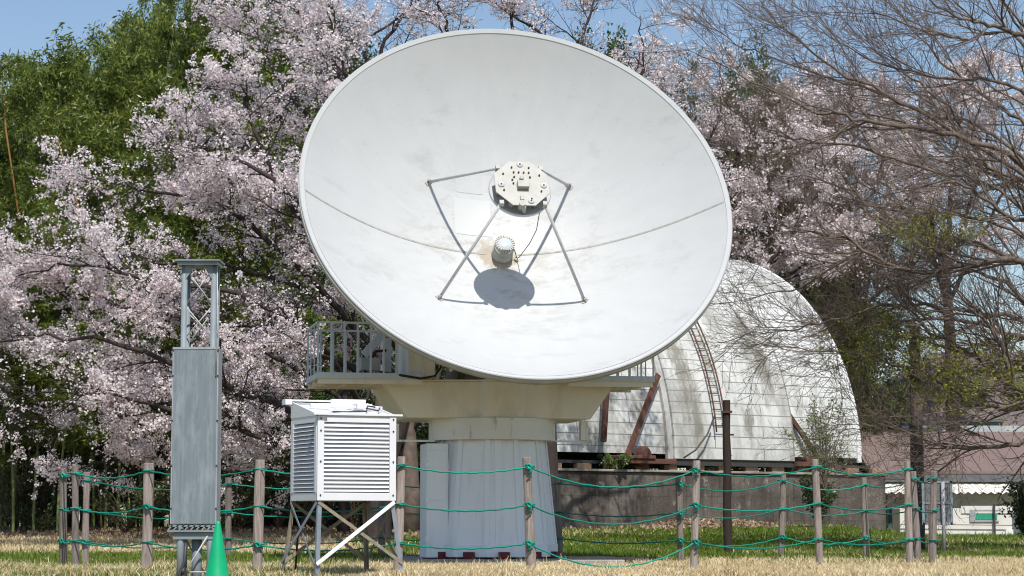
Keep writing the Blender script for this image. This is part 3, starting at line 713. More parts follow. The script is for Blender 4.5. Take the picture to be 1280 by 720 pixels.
o, h = pole('utility_pole', 'tall old brown timber pole among the bare branches at right', 'pole', 1145, 408, 41, .115, .10, mat('old pole timber', (.17,.13,.11), (.07,.05,.045), .9, scale=5, sc=(6,6,.5), bmp=.8, bd=.015))
mb = MB(); mb.lathe([(.124, -.1), (.122, 2.1), (.114, 2.3), (.10, 2.3)], 14, False, False); mb.build('tarred_base', M_black, o)
NB = thing('notice_board', 'grey framed board seen from behind on a thin metal post', 'notice board', (0,0,0)); c = at(1172, 650, 38); NB.location = (c[0], 38, float(ground(c[0], 38)))
g_ = NB.location.z; mb = MB(); mb.box(-.24, .24, 0, .03, HC-g_-.05, HC-g_+.63); bd = mb.build('board', mat('board back', (.16,.175,.19), (.11,.12,.13), .6, scale=6), NB, .004)
mb = MB()
for a in ((-.25,.25,HC-g_+.62,HC-g_+.66),(-.25,.25,HC-g_-.08,HC-g_-.04),(-.26,-.22,HC-g_-.08,HC-g_+.66),(.22,.26,HC-g_-.08,HC-g_+.66),(-.22,.22,HC-g_+.27,HC-g_+.30)): mb.box(a[0],a[1],-.012,.0,a[2],a[3])
mb.build('board_frame', M_greyp, bd)
mb = MB(); mb.tube([(.09,-.05,-.1),(.09,-.05,HC-g_+.64)], .032, 12); mb.build('post', M_greyl, NB)
NB.rotation_euler.z = 0

# ---------------------------------------------------------------- barrel roofed observatory
AX = Vector((.809, .588, 0)); 
OB = thing('observatory', 'old white barrel roofed observatory on a stained concrete wall', 'observatory', (5.6, 57, 0), math.atan2(.588, .809))
R0 = 5.95; ZB = 2.13
def panel_mat(lo_=.5, k_=1., nm='old white roof panels', blobs=()):
    m, nt, b = new_mat(nm)
    uv = nt.nodes.new('ShaderNodeUVMap')
    br = nt.nodes.new('ShaderNodeTexBrick'); br.inputs['Scale'].default_value = 1
    br.inputs['Brick Width'].default_value = 3.3; br.inputs['Row Height'].default_value = .29; br.inputs['Mortar Size'].default_value = .014
    br.inputs['Mortar Smooth'].default_value = .25
    for k in ('Color1', 'Color2'): br.inputs[k].default_value = (.62*k_,.625*k_,.60*k_,1) if k == 'Color1' else (.56*k_,.565*k_,.545*k_,1)
    br.inputs['Mortar'].default_value = (.20,.19,.17,1); nt.links.new(uv.outputs[0], br.inputs['Vector'])
    mp = nt.nodes.new('ShaderNodeMapping'); mp.inputs['Scale'].default_value = (1.5, .28, 1); nt.links.new(uv.outputs[0], mp.inputs[0])
    g = noise(nt, mp.outputs[0], 1.4, 8, .68)
    mr = nt.nodes.new('ShaderNodeMapRange'); mr.inputs[1].default_value = lo_; mr.inputs[2].default_value = .72; mr.inputs[4].default_value = .85; nt.links.new(g, mr.inputs[0])
    col = mixc(nt, mr.outputs[0], br.outputs['Color'], (.27,.25,.20))
    g2 = noise(nt, uv.outputs[0], 9, 6, .7)
    mr2 = nt.nodes.new('ShaderNodeMapRange'); mr2.inputs[1].default_value = .56; mr2.inputs[2].default_value = .66; mr2.inputs[4].default_value = .45; nt.links.new(g2, mr2.inputs[0])
    col = mixc(nt, mr2.outputs[0], col, (.4,.38,.33))
    mp3 = nt.nodes.new('ShaderNodeMapping'); mp3.inputs['Scale'].default_value = (1, .5, 1); nt.links.new(uv.outputs[0], mp3.inputs[0])
    g4 = noise(nt, mp3.outputs[0], .55, 10, .78); m4 = nt.nodes.new('ShaderNodeMapRange'); m4.inputs[1].default_value = lo_+.0; m4.inputs[2].default_value = .60; m4.inputs[4].default_value = .75; nt.links.new(g4, m4.inputs[0])
    col = mixc(nt, m4.outputs[0], col, (.20,.19,.165))
    for bu, bv, ru, rv in blobs:
        mpb = nt.nodes.new('ShaderNodeMapping'); mpb.inputs['Location'].default_value = (-bu/ru, -bv/rv, 0); mpb.inputs['Scale'].default_value = (1/ru, 1/rv, 1); nt.links.new(uv.outputs[0], mpb.inputs[0])
        ld = nt.nodes.new('ShaderNodeVectorMath'); ld.operation = 'LENGTH'; nt.links.new(mpb.outputs[0], ld.inputs[0])
        mpn = nt.nodes.new('ShaderNodeMapping'); mpn.inputs['Scale'].default_value = (2.4, 1., 1); nt.links.new(uv.outputs[0], mpn.inputs[0])
        ng = noise(nt, mpn.outputs[0], 2.2, 9, .75)
        mm = nt.nodes.new('ShaderNodeMath'); mm.operation = 'MULTIPLY_ADD'; mm.inputs[1].default_value = 4.2; nt.links.new(ng, mm.inputs[0])
        neg = nt.nodes.new('ShaderNodeMath'); neg.operation = 'MULTIPLY'; neg.inputs[1].default_value = -1.; nt.links.new(ld.outputs['Value'], neg.inputs[0]); nt.links.new(neg.outputs[0], mm.inputs[2])
        mb_ = nt.nodes.new('ShaderNodeMapRange'); mb_.inputs[1].default_value = 1.0; mb_.inputs[2].default_value = 1.75; mb_.inputs[4].default_value = .85; nt.links.new(mm.outputs[0], mb_.inputs[0])
        col = mixc(nt, mb_.outputs[0], col, (.19,.175,.14))
    nt.links.new(col, b.inputs['Base Color']); b.inputs['Roughness'].default_value = .55
    bump(nt, b, br.outputs['Fac'], -.6, .02)
    return m
M_pan = panel_mat(); M_pan2 = panel_mat(.47, .97, 'dirtier shutter panels', ((-.75,2.5,.32,1.5),(-.55,1.2,.22,1.2),(2.1,2.5,.34,.85),(1.9,3.7,.3,.8),(-.9,4.4,.3,1.0),(1.2,.9,.2,.5)))
def barrel(name, x0, x1, R, th0, th1, parent, m=M_pan, thick=.05, uoff=0, flare=0):
    n = 72; V = []; UV = []; ths = np.linspace(th0, th1, n+1); nxn = 2
    me_f = []; xs = [x0, x1]
    def ringpt(x, th, rr):
        # plan: base front edge is y=0, arc goes back to +y
        return (x, R0-rr*math.cos(th), ZB+rr*math.sin(th))
    for rr in (R, R-thick):
        for th in ths:
            for x in xs: V.append(ringpt(x + (flare*max(0, 1-th/.3)*(1 if x == x1 else -.4) if flare else 0), th, rr)); UV.append((x+uoff, R*th))
    k = (n+1)*2
    for i in range(n): a = i*2; me_f.append((a, a+1, a+3, a+2)); 
    for i in range(n): a = k+i*2; me_f.append((a, a+2, a+3, a+1))
    for i in range(n): a = i*2; me_f.append((a, a+2, a+2+k, a+k)); me_f.append((a+1, a+1+k, a+3+k, a+3))
    me_f.append((0, k, k+1, 1)); e = n*2; me_f.append((e, e+1, e+1+k, e+k))
    me = bpy.data.meshes.new(name); me.from_pydata(V, [], me_f); me.materials.append(m)
    ul = me.uv_layers.new(name='UVMap')
    for lp in me.loops: ul.data[lp.index].uv = UV[lp.vertex_index]
    me.validate(); me.update()
    return link_mesh(name, me, parent)
SH = barrel('roof_shell', -5.75, 4.52, R0, .02, PI, OB)
barrel('shutter', -2.05, 1.98, R0+.16, -.0, PI*.62, OB, uoff=.7, flare=.0, thick=.14, m=M_pan2)
barrel('cover_or_shade_strip', 1.965, 1.995, R0+.17, 0., .95, OB, thick=.16, m=mat('shutter edge shade', (.30,.29,.26), (.16,.15,.13), .7, scale=4))  # dark strip stands in for the shadow along the shutter's right edge
barrel('cover_or_shade_strip', -.38, -.16, R0+.175, .02, PI*.6, OB, thick=.03, m=mat('pale cover strip', (.58,.58,.54), (.48,.48,.43), .5, scale=2))
barrel('cover_or_shade_strip', -2.22, -2.055, R0+.10, .0, PI*.62, OB, m=mat('grey cover strip', (.50,.50,.48), (.3,.3,.28), .6, scale=1.6, st_scale=2, stain=(.2,.19,.17)), thick=.1)
barrel('end_rib', 4.40, 4.55, R0+.03, .0, PI, OB, m=mat('edge rib paint', (.70,.71,.71), (.62,.62,.6), .5))
# gable infill ends (semicircle panels)
for x in (-5.75, 4.5):
    mb = MB(); n = 40
    pts = [(R0-(R0-.06)*math.cos(PI*i/n), ZB+(R0-.06)*math.sin(PI*i/n)) for i in range(n+1)]
    mb.loft([[(x-.02, y, z) for y, z in pts], [(x+.02, y, z) for y, z in pts]]); mb.build('gable_panel', M_white, SH)
# wall
M_wall = mat('stained concrete wall', (.185,.16,.135), (.085,.07,.058), .9, scale=1.3, sc=(1,1,.9), stain=(.045,.035,.028), st_scale=.9, st_sc=(1.3,1.3,.75), st_lo=.40, st_hi=.66, st_amt=.9, bmp=.7, bd=.03)
def wall_detail(m):
    nt = m.node_tree; b = nt.nodes['Principled BSDF']; col = b.inputs['Base Color'].links[0].from_socket
    g = noise(nt, coords(nt, (3.2,3.2,.22)), 2.0, 8, .7); mr = nt.nodes.new('ShaderNodeMapRange'); mr.inputs[1].default_value = .5; mr.inputs[2].default_value = .68; mr.inputs[4].default_value = .75; nt.links.new(g, mr.inputs[0])
    col = mixc(nt, mr.outputs[0], col, (.03,.024,.02))
    g = noise(nt, coords(nt, (1.6,1.6,.9)), 2.4, 10, .8); mr = nt.nodes.new('ShaderNodeMapRange'); mr.inputs[1].default_value = .57; mr.inputs[2].default_value = .64; mr.inputs[4].default_value = .65; nt.links.new(g, mr.inputs[0])
    col = mixc(nt, mr.outputs[0], col, (.36,.34,.30))
    wv = nt.nodes.new('ShaderNodeTexBrick'); wv.inputs['Scale'].default_value = 1; wv.inputs['Brick Width'].default_value = 1.8; wv.inputs['Row Height'].default_value = .6; wv.inputs['Mortar Size'].default_value = .008; wv.offset = 0
    tc = nt.nodes.new('ShaderNodeTexCoord'); sx = nt.nodes.new('ShaderNodeSeparateXYZ'); cb = nt.nodes.new('ShaderNodeCombineXYZ'); nt.links.new(tc.outputs['Object'], sx.inputs[0]); nt.links.new(sx.outputs['X'], cb.inputs[0]); nt.links.new(sx.outputs['Z'], cb.inputs[1]); nt.links.new(cb.outputs[0], wv.inputs['Vector'])
    mm = nt.nodes.new('ShaderNodeMath'); mm.operation = 'MULTIPLY'; mm.inputs[1].default_value = .45; nt.links.new(wv.outputs['Fac'], mm.inputs[0])
    col = mixc(nt, mm.outputs[0], col, (.03,.025,.02)); nt.links.new(col, b.inputs['Base Color'])
wall_detail(M_wall)
M_wall2 = mat('lime streaked coping', (.34,.32,.28), (.14,.12,.10), .9, scale=2, bmp=.6)
mb = MB(); mb.box(-7.2, 5.15, -.30, .25, -.3, 1.78); mb.box(-7.2, 5.15, 11.6, 12.2, -.3, 1.78); mb.box(-7.2, -6.9, .251, 11.599, -.3, 1.779); mb.box(4.85, 5.15, .251, 11.599, -.3, 1.779)
wl = mb.build('foundation_wall', M_wall, OB, .02)
mb = MB(); mb.box(-7.25, 5.2, -.36, .3, 1.782, 1.84); mb.build('coping', M_wall2, wl, .01)
mb = MB()
for x in np.arange(-6.8, 5, .9): mb.box(x, x+.42, -.05, .15, 1.842, 1.96+.02)
mb.build('bearing_blocks', mat('pale block', (.36,.27,.17), (.22,.12,.08), .8), wl, .01)
mb = MB(); mb.box(-6.6, 4.9, .02, .30, 1.985, 2.06); mb.build('track_rail', M_dark, OB)
mb = MB(); mb.box(-2.2, 2.0, -.12, .18, 1.97, 2.12); mb.build('shutter_beam', M_dark, OB)
mb = MB(); mb.box(-3.9, -2.2, -.42, .0, 1.985, 2.11); mb.box(-3.95, -2.9, -.46, -.05, 2.105, 2.19); mb.build('carriage_beam', M_rust, OB, .01)
mb = MB(); mb.box(2.0, 2.9, -.3, .0, 2.0, 2.12); mb.build('carriage_beam', M_rust, OB, .01)
for x, s_ in ((-3.15, .95), (2.45, .55)):
    mb = MB(); mb.lathe([(.001,0),(.27*s_,0),(.27*s_,.09),(.22*s_,.10),(.08,.11),(.001,.11)], 26, True, False, Matrix.Translation((x,-.2,2.17)) @ Matrix.Rotation(PI/2,4,'X')); mb.build('wheel', M_rust, OB)
for xa, xb, w_, m_ in ((-3.75, -2.35, .15, M_rust), (2.65, 1.95, .13, M_darkrust)):
    mb = MB(); mb.bar((xa, -.40, 2.18), (xb, -.02+.12, 4.22 if xa < 0 else 3.45), w_, .06, up=(0,1,0)); mb.build('brace', m_, OB)
mb = MB(); mb.bar((-4.45, -.35, 2.5), (-4.2, -.2, 4.1), .13, .08, up=(0,1,0)); mb.build('hanging_beam', M_darkrust, OB)
# ladder following the curve
mb = MB(); RL = R0+.30
lp = lambda x, th, rr=RL: (x, R0-rr*math.cos(th), ZB+rr*math.sin(th))
for x in (-.76, -.44): mb.tube([lp(x, th) for th in np.linspace(.11, 1.45, 40)], .022, 6)
lad = mb.build('ladder', M_rust, OB)
M_rung = mat('rung paint', (.50,.44,.34), (.32,.25,.18), .7, scale=9)
for th in np.linspace(.13, 1.43, 40):
    mb = MB(); mb.tube([lp(-.76, th), lp(-.44, th)], .013, 5); mb.build('rung', M_rung, lad)
for th in (.15, .5, .85, 1.2):
    for x in (-.76, -.44): mb = MB(); mb.tube([lp(x, th), lp(x, th, R0+.12)], .014, 5); mb.build('standoff', M_rung, lad)
mb = MB(); mb.tube([(-2.0,-.45,2.15),(-1.6,-.43,2.35),(-1.2,-.42,2.75),(-.95,-.4,3.2)], .022, 6); mb.build('cable', M_dark, OB)

# ---------------------------------------------------------------- houses at right
M_roofm = mat('mauve metal roof', (.215,.155,.138), (.165,.12,.107), .6, scale=2, sc=(6,6,1))
M_slate = mat('purple grey slates', (.19,.15,.155), (.12,.095,.10), .8, scale=9, sc=(2,2,5))
M_housew = mat('white house wall', (.66,.68,.64), (.55,.57,.54), .7, scale=1)
M_glass, nt_, b_ = new_mat('window glass'); b_.inputs['Base Color'].default_value = (.06,.10,.10,1); b_.inputs['Roughness'].default_value = .08; b_.inputs['Specular IOR Level'].default_value = .9
DH = 66; hx = lambda px: (px-640)/F*DH; hz = lambda py: HC+(650-py)/F*DH
HS = thing('low_house', 'low white house with a long mauve metal roof behind the bare tree', 'house', (hx(1200), DH, .1))
X0, X1 = hx(1083)-hx(1200), hx(1420)-hx(1200)
mb = MB(); mb.box(X0+.25, X1, 0.3, 7, -.3, hz(590)-.1); wl = mb.build('wall', M_housew, HS)
mb = MB(); mb.add([(X0,-.35,hz(590)-.1),(X1,-.35,hz(590)-.1),(X1,3.6,hz(545)+.15),(X0,3.6,hz(545)+.15),(X0,7.3,hz(590)-.1),(X1,7.3,hz(590)-.1),
  (X0,-.35,hz(593)-.1),(X1,-.35,hz(593)-.1),(X1,3.6,hz(549)+.15),(X0,3.6,hz(549)+.15),(X0,7.3,hz(593)-.1),(X1,7.3,hz(593)-.1)],
  [(0,1,2,3),(3,2,5,4),(6,9,8,7),(9,10,11,8),(0,6,7,1),(4,5,11,10),(0,3,9,6),(3,4,10,9),(1,7,8,2),(2,8,11,5)]); rf = mb.build('roof', M_roofm, HS)
mb = MB()
for k in range(18):
    x = X0+.1+(X1-X0-.2)*k/17; mb.bar((x,-.34,hz(590)-.08),(x,3.6,hz(545)+.165),.02,.02)
mb.build('roof_seams', M_roofm, rf)
mb = MB(); mb.box(X0+.05, X1, -.36, -.28, hz(603)-.1, hz(594)-.1); mb.build('gutter', mat('grey fascia', (.13,.135,.14), (.1,.1,.1), .6), HS)
def corrug(name, x0, x1, y, z0_, z1_, m, amp, parent, slope=0):
    mb = MB(); n = int((x1-x0)/.055); v = []; f = []
    for i in range(n+1):
        x = x0+(x1-x0)*i/n; o_ = .035*math.sin(i*PI/2.0*1.0)
        v += [(x, y-slope, z0_+amp*math.sin(i*PI/2)), (x, y, z1_+o_*.0+amp*.3*math.sin(i*PI/2))]
    for i in range(n): f.append((2*i, 2*i+2, 2*i+3, 2*i+1))
    b0 = len(v); v += [(p[0], p[1]+.02, p[2]) for p in v]; f += [(b0+2*i, b0+2*i+1, b0+2*i+3, b0+2*i+2) for i in range(n)]
    mb.add(v, f); return mb.build(name, m, parent)
M_corr = mat('white corrugated sheet', (.70,.69,.64), (.6,.56,.5), .6, scale=2)
corrug('awning', X0+.3, X1, -.2, hz(617)-.1, hz(603)-.1, M_corr, .035, HS, slope=.55)
mb = MB(); mb.box(hx(1107)-hx(1200), hx(1112)-hx(1200), -.1,.3, 0, hz(617)-.15); mb.box(hx(1120)-hx(1200), hx(1137)-hx(1200), .22, .3, hz(634), hz(618)); mb.build('window', M_glass, wl)
# shed / screen in front
SD = thing('garden_screen', 'low cream corrugated screen with a green window below the awning', 'shed', (hx(1170), DH-2.2, .05))
sx0, sx1 = hx(1107)-hx(1170)-.02, hx(1241)-hx(1170)
mb = MB(); mb.box(sx0, sx1, 0, 1.2, 0.1, hz(634)-.1); mb.box(sx1-.2, sx1+.02, -.05, 1.0, .02, .3); bd = mb.build('body', M_corr, SD, .01)
corrug('top_edge', hx(1180)-hx(1170), sx1+.05, -.03, hz(640)-.1, hz(631)-.1, M_corr, .0, SD)
mb = MB(); mb.box(hx(1197)-hx(1170), hx(1223)-hx(1170), -.02, .0, hz(648)-.08, hz(637)-.08); wf = mb.build('window', mat('green shutter', (.03,.30,.18), (.02,.24,.14), .5), SD)
mb = MB()
for a in ((hx(1190),hx(1225),hz(650)-.1,hz(648.5)-.1),(hx(1190),hx(1225),hz(637)-.1,hz(635.5)-.1),(hx(1190),hx(1197),hz(648.4)-.1,hz(637.1)-.1)): mb.box(a[0]-hx(1170),a[1]-hx(1170),-.04,-.021,a[2],a[3])
mb.build('window_frame', M_greyl, wf)
mb = MB()
for px in (1121, 1219): mb.box(hx(px)-hx(1170)-.025, hx(px)-hx(1170)+.025, -.12, -.07, 0, hz(633))
mb.bar((sx0,-.1,.45),(sx1,-.1,.42),.02,.02); mb.build('support_posts', M_dark, SD)
# upper slate house
DU = 84; ux = lambda px: (px-1215)/F*DU; uz = lambda py: HC+(650-py)/F*DU
UH = thing('slate_house', 'taller house with a steep purple grey slate roof and green dormers', 'house', ((1215-640)/F*DU, DU, 0))
x0, x1 = ux(1128), ux(1420)
mb = MB(); mb.box(x0+.3, x1, .4, 9, 0, uz(545)); mb.build('wall', M_housew, UH)
mb = MB(); rings = [[(x0,0,uz(545)),(x1,0,uz(545)),(x1,9.4,uz(545)),(x0,9.4,uz(545))],[(x0+.35,.9,uz(470)),(x1,.9,uz(470)),(x1,8.5,uz(470)),(x0+.35,8.5,uz(470))],[(x0+1.9,3.6,uz(432)),(x1,3.6,uz(432)),(x1,5.8,uz(432)),(x0+1.9,5.8,uz(432))]]
mb.loft(rings); rf = mb.build('roof', M_slate, UH)
mb = MB(); mb.box(x0-.1, x1, -.12, 0, uz(549), uz(533)); mb.build('eave', mat('pale eave', (.45,.47,.48), (.35,.37,.38), .6), UH)
for a, b, c_, d_ in ((1205,1238,463,492),(1203,1250,528,547),(1268,1300,463,492)):
    mb = MB(); mb.box(ux(a), ux(b), .05, 1.8, uz(d_), uz(c_)); mb.box(ux(a)-.12, ux(b)+.12, -.1, 1.9, uz(c_), uz(c_-3)); dm = mb.build('dormer', mat('dormer paint', (.14,.165,.16), (.1,.12,.115), .6), rf)
    mb = MB(); k = 3
    for i in range(k):
        xa = ux(a)+(ux(b)-ux(a))*(i+.12)/k; xb = ux(a)+(ux(b)-ux(a))*(i+.88)/k; mb.box(xa, xb, .02, .049, uz(d_-4), uz(c_+4))
    mb.build('window', M_glass, dm)

# ================================================================= vegetation
def tubes(P, Rr, k):
    """P (M,N,3) Rr (M,N) -> verts, faces"""
    M_, N_, _ = P.shape
    Tn = np.gradient(P, axis=1); Tn /= np.linalg.norm(Tn, axis=2, keepdims=True)+1e-9
    ref = np.where(np.abs(Tn[:, :1, 2:3]) < .8, np.array([[[0, 0, 1.]]]), np.array([[[1., 0, 0]]]))
    U = np.cross(Tn, ref); U /= np.linalg.norm(U, axis=2, keepdims=True)+1e-9; Wv = np.cross(Tn, U)
    a = np.arange(k)*2*PI/k
    V = P[:, :, None, :] + Rr[:, :, None, None]*(U[:, :, None, :]*np.cos(a)[None, None, :, None]+Wv[:, :, None, :]*np.sin(a)[None, None, :, None])
    i, j, l = np.meshgrid(np.arange(M_), np.arange(N_-1), np.arange(k), indexing='ij'); l2 = (l+1) % k
    id_ = lambda i, j, l: (i*N_+j)*k+l
    Fc = np.stack([id_(i,j,l), id_(i,j,l2), id_(i,j+1,l2), id_(i,j+1,l)], -1).reshape(-1, 4)
    return V.reshape(-1, 3), Fc
def spline(pts, n):
    pts = np.asarray(pts, float); m = len(pts)
    ext = np.vstack([2*pts[0]-pts[1], pts, 2*pts[-1]-pts[-2]]); t = np.linspace(0, m-1-1e-6, n); i = t.astype(int); f = (t-i)[:, None]
    p0, p1, p2, p3 = ext[i], ext[i+1], ext[i+2], ext[i+3]
    return .5*((2*p1)+(-p0+p2)*f+(2*p0-5*p1+4*p2-p3)*f**2+(-p0+3*p1-3*p2+p3)*f**3)
def children(P, Rr, cnt, ln, rng, npt=6, ang=(.5, 1.1), up=0., wob=.12, tmin=.15, rfac=.55, lfall=.5, curve=0., bias=None, flat=1.):
    M_, N_, _ = P.shape
    t = tmin+(1-tmin)*((np.arange(cnt)[None, :]+rng.random((M_, cnt)))/cnt); pi = t*(N_-1.001); i = pi.astype(int); f = pi-i
    m = np.arange(M_)[:, None]
    base = P[m, i]*(1-f[..., None])+P[m, i+1]*f[..., None]; r = (Rr[m, i]*(1-f)+Rr[m, i+1]*f)
    d = P[m, i+1]-P[m, i]; d /= np.linalg.norm(d, axis=2, keepdims=True)+1e-9
    rnd = rng.normal(size=d.shape); perp = rnd-d*(rnd*d).sum(2, keepdims=True); perp /= np.linalg.norm(perp, axis=2, keepdims=True)+1e-9
    a = ang[0]+(ang[1]-ang[0])*rng.random(t.shape)
    dd = d*np.cos(a)[..., None]+perp*np.sin(a)[..., None]; dd[..., 2] = dd[..., 2]*flat+up
    if bias is not None: dd = dd+np.asarray(bias)
    dd /= np.linalg.norm(dd, axis=2, keepdims=True)
    L_ = ln*(.55+.7*rng.random(t.shape))*(1-lfall*t)
    dd = dd.reshape(-1, 3); base = base.reshape(-1, 3); L_ = L_.reshape(-1); r = r.reshape(-1)
    K = len(L_); out = np.zeros((K, npt, 3)); out[:, 0] = base; cur = dd.copy()
    for q in range(1, npt):
        cur = cur+rng.normal(size=cur.shape)*wob; cur[:, 2] += curve/npt
        cur /= np.linalg.norm(cur, axis=1, keepdims=True); out[:, q] = out[:, q-1]+cur*(L_/(npt-1))[:, None]
    r0 = np.minimum(r*rfac, L_*.013+.0035); R2 = r0[:, None]*np.linspace(1, .35, npt)[None, :]
    return out, R2
def cards(C, size, rng, mode='rand', k=1, aspect=1., drop=0.):
    C = np.repeat(C, k, 0); n = len(C)
    C = C+rng.normal(size=C.shape)*size*.55*(k > 1)
    a = rng.normal(size=(n, 3)); 
    if mode == 'droop': a[:, 2] -= drop; 
    a /= np.linalg.norm(a, axis=1, keepdims=True); b = rng.normal(size=(n, 3)); b -= a*(a*b).sum(1, keepdims=True); b /= np.linalg.norm(b, axis=1, keepdims=True)
    s = size*(.6+.8*rng.random(n))[:, None]; w_ = s*aspect
    mid = C+a*s*.45
    V = np.stack([C, mid+b*w_/2, C+a*s, mid-b*w_/2], 1).reshape(-1, 3)
    return V, np.arange(n*4).reshape(-1, 4)
def merge(parts):
    V = []; Fc = []; b = 0
    for v, f in parts: V.append(v); Fc.append(f+b); b += len(v)
    return np.concatenate(V), np.concatenate(Fc)
def along(P, per, rng, jit=.02, tmin=.1):
    M_, N_, _ = P.shape; t = tmin+(1-tmin)*rng.random((M_, per)); pi = t*(N_-1.001); i = pi.astype(int); f = (pi-i)[..., None]; m = np.arange(M_)[:, None]
    return (P[m, i]*(1-f)+P[m, i+1]*f).reshape(-1, 3)+rng.normal(size=(M_*per, 3))*jit
def pts3(lst): return [at(*p) for p in lst]
def place(o, pos): o.location = tuple(pos)
def tree_obj(name, label, cat, base, trunk, branches, crowns, bark, group=None):
    o = thing(name, label, cat, tuple(base), 0, group); b = np.asarray(base)
    if trunk is not None:
        V, Fc = trunk; link_mesh('trunk', np_mesh('trunk', V-b, Fc, bark, True), o)
    if branches is not None:
        V, Fc = branches; link_mesh('branches', np_mesh('branches', V-b, Fc, bark, True), o)
    for nm, (V, Fc), m in crowns: link_mesh(nm, np_mesh(nm, V-b, Fc, m), o)
    return o

# --- cherry trees
def cherry(label, base, trunk_pts, trunk_r, limbs, seed, petal=M_petal, dens=1., lens=(1.7, .85, .38), cnts=(15, 8, 6), per=7, size=.044, limb_r=.085, bias=None, far=False, buds=True):
    rng = np.random.default_rng(seed)
    tp = spline([base-np.array([0,0,.3])]+[np.asarray(p) for p in trunk_pts], 24); tr = np.linspace(trunk_r, trunk_r*.35, 24); tr[0] *= 1.4; tr[1] *= 1.2
    trunk = tubes(tp[None], tr[None], 12)
    LP = np.stack([spline(l, 26) for l in limbs]); LP[:, 1:-1] += rng.normal(size=LP[:, 1:-1].shape)*.03
    LR = limb_r*np.linspace(1, .12, 26)[None, :]*(.7+.5*rng.random((len(limbs), 1)))
    p1, r1 = children(LP, LR, cnts[0], lens[0], rng, 9, (.45, 1.1), .08, .12, .12, .6, .45, .05, flat=.55)
    p2, r2 = children(p1, r1, cnts[1], lens[1], rng, 6, (.4, 1.1), .05, .14, .12, .6, .35, .1, flat=.55)
    p3, r3 = children(p2, r2, cnts[2], lens[2], rng, 4, (.4, 1.2), .05, .15, .1, .6, .3, .2, flat=.8)
    br = merge([tubes(LP, LR, 7), tubes(p1, r1, 5), tubes(p2, np.maximum(r2, .0045), 3), tubes(p3, np.maximum(r3, .003), 3)])
    # clumpy bloom: some twigs full, some sparse
    w3 = rng.random(len(p3)) < .82
    C = along(p3[w3], per, rng, .03); C2 = along(p2, 4, rng, .03, .3)
    Cc = np.concatenate([C, C2])
    nz = .6*vnoise(Cc[:, 0]*.8+Cc[:, 1]*.37, Cc[:, 2]*1.9+Cc[:, 1]*.31, 1.2, seed)+.4*vnoise(Cc[:, 0]*2.2-Cc[:, 1]*.6, Cc[:, 2]*4+Cc[:, 1]*.8, 1.1, seed+1); keep = rng.random(len(Cc)) < np.clip((nz-.35)*3.0, .04, 1)*dens; Cc = Cc[keep]
    crowns = [('blossom', cards(Cc, size, rng, k=4, aspect=.95), petal)]
    if buds: crowns.append(('buds', cards(Cc[::3], size*.5, rng, k=1, aspect=.5), M_bud))
    print(label[:30], 'twigs', len(p3), 'clusters', len(Cc))
    return tree_obj('cherry_tree', label, 'cherry tree', base, trunk, br, crowns, M_bark)
def G(px, d): x = (px-640)/F*d; return np.array([x, d, float(ground(x, d))])
d = 44.
cherry('wide cherry tree in pale pink bloom spreading left from behind the dish', G(470, d), pts3([(478,600,d),(500,520,d),(525,430,d+.3),(535,330,d+.5),(520,230,d+.6)]), .26, [
    pts3([(478,600,d),(420,560,d-.5),(330,548,d-1),(250,515,d-1.2),(150,500,d-1.2),(10,530,d-1)]),
    pts3([(485,570,d),(400,480,d-1.2),(300,425,d-2),(170,385,d-2.5),(50,370,d-2.5),(-30,385,d-2.5)]),
    pts3([(500,520,d),(430,400,d+1),(330,345,d+1.4),(210,330,d+1.2),(90,345,d+1),(0,365,d+1)]),
    pts3([(510,490,d),(430,390,d-.5),(345,310,d-1.5),(280,260,d-2),(190,240,d-2),(105,222,d-2)]),
    pts3([(520,450,d),(400,300,d-.3),(345,230,d-.7),(315,150,d-1),(300,105,d-1.2)]),
    pts3([(525,430,d),(400,330,d+1.5),(300,230,d+2),(250,185,d+2),(225,170,d+2)]),
    pts3([(530,380,d),(450,150,d),(383,29,d),(330,-50,d)]),
    pts3([(530,360,d),(440,200,d+1.5),(360,120,d+2),(330,60,d+2),(318,20,d+2)]),
    pts3([(500,560,d),(380,520,d+1.2),(240,470,d+1.5),(120,440,d+1.5),(10,440,d+1.2)]),
    pts3([(478,610,d),(390,600,d-1),(290,590,d-1.5),(180,570,d-1.7),(60,590,d-1.7)]),
    pts3([(520,470,d),(440,340,d-2),(370,250,d-3),(300,200,d-3),(210,190,d-3)]),
    pts3([(530,340,d),(470,180,d-1.5),(430,80,d-2),(400,-20,d-2)]),
    pts3([(485,580,d),(380,520,d-2),(280,480,d-3),(180,440,d-3.3),(80,420,d-3.3),(-20,430,d-3.3)]),
    pts3([(485,590,d),(380,560,d-2),(270,530,d-3),(170,500,d-3.3),(80,490,d-3.3),(-20,500,d-3.3)]),
    pts3([(480,560,d),(400,430,d-2.4),(300,370,d-3.4),(190,350,d-3.6),(90,330,d-3.6),(10,350,d-3.6)]),
    pts3([(510,500,d),(420,450,d+.3),(330,410,d+.2),(230,400,d-.2),(120,300,d)]),
    ], 3, cnts=(16, 9, 6), per=8)
d = 48.5
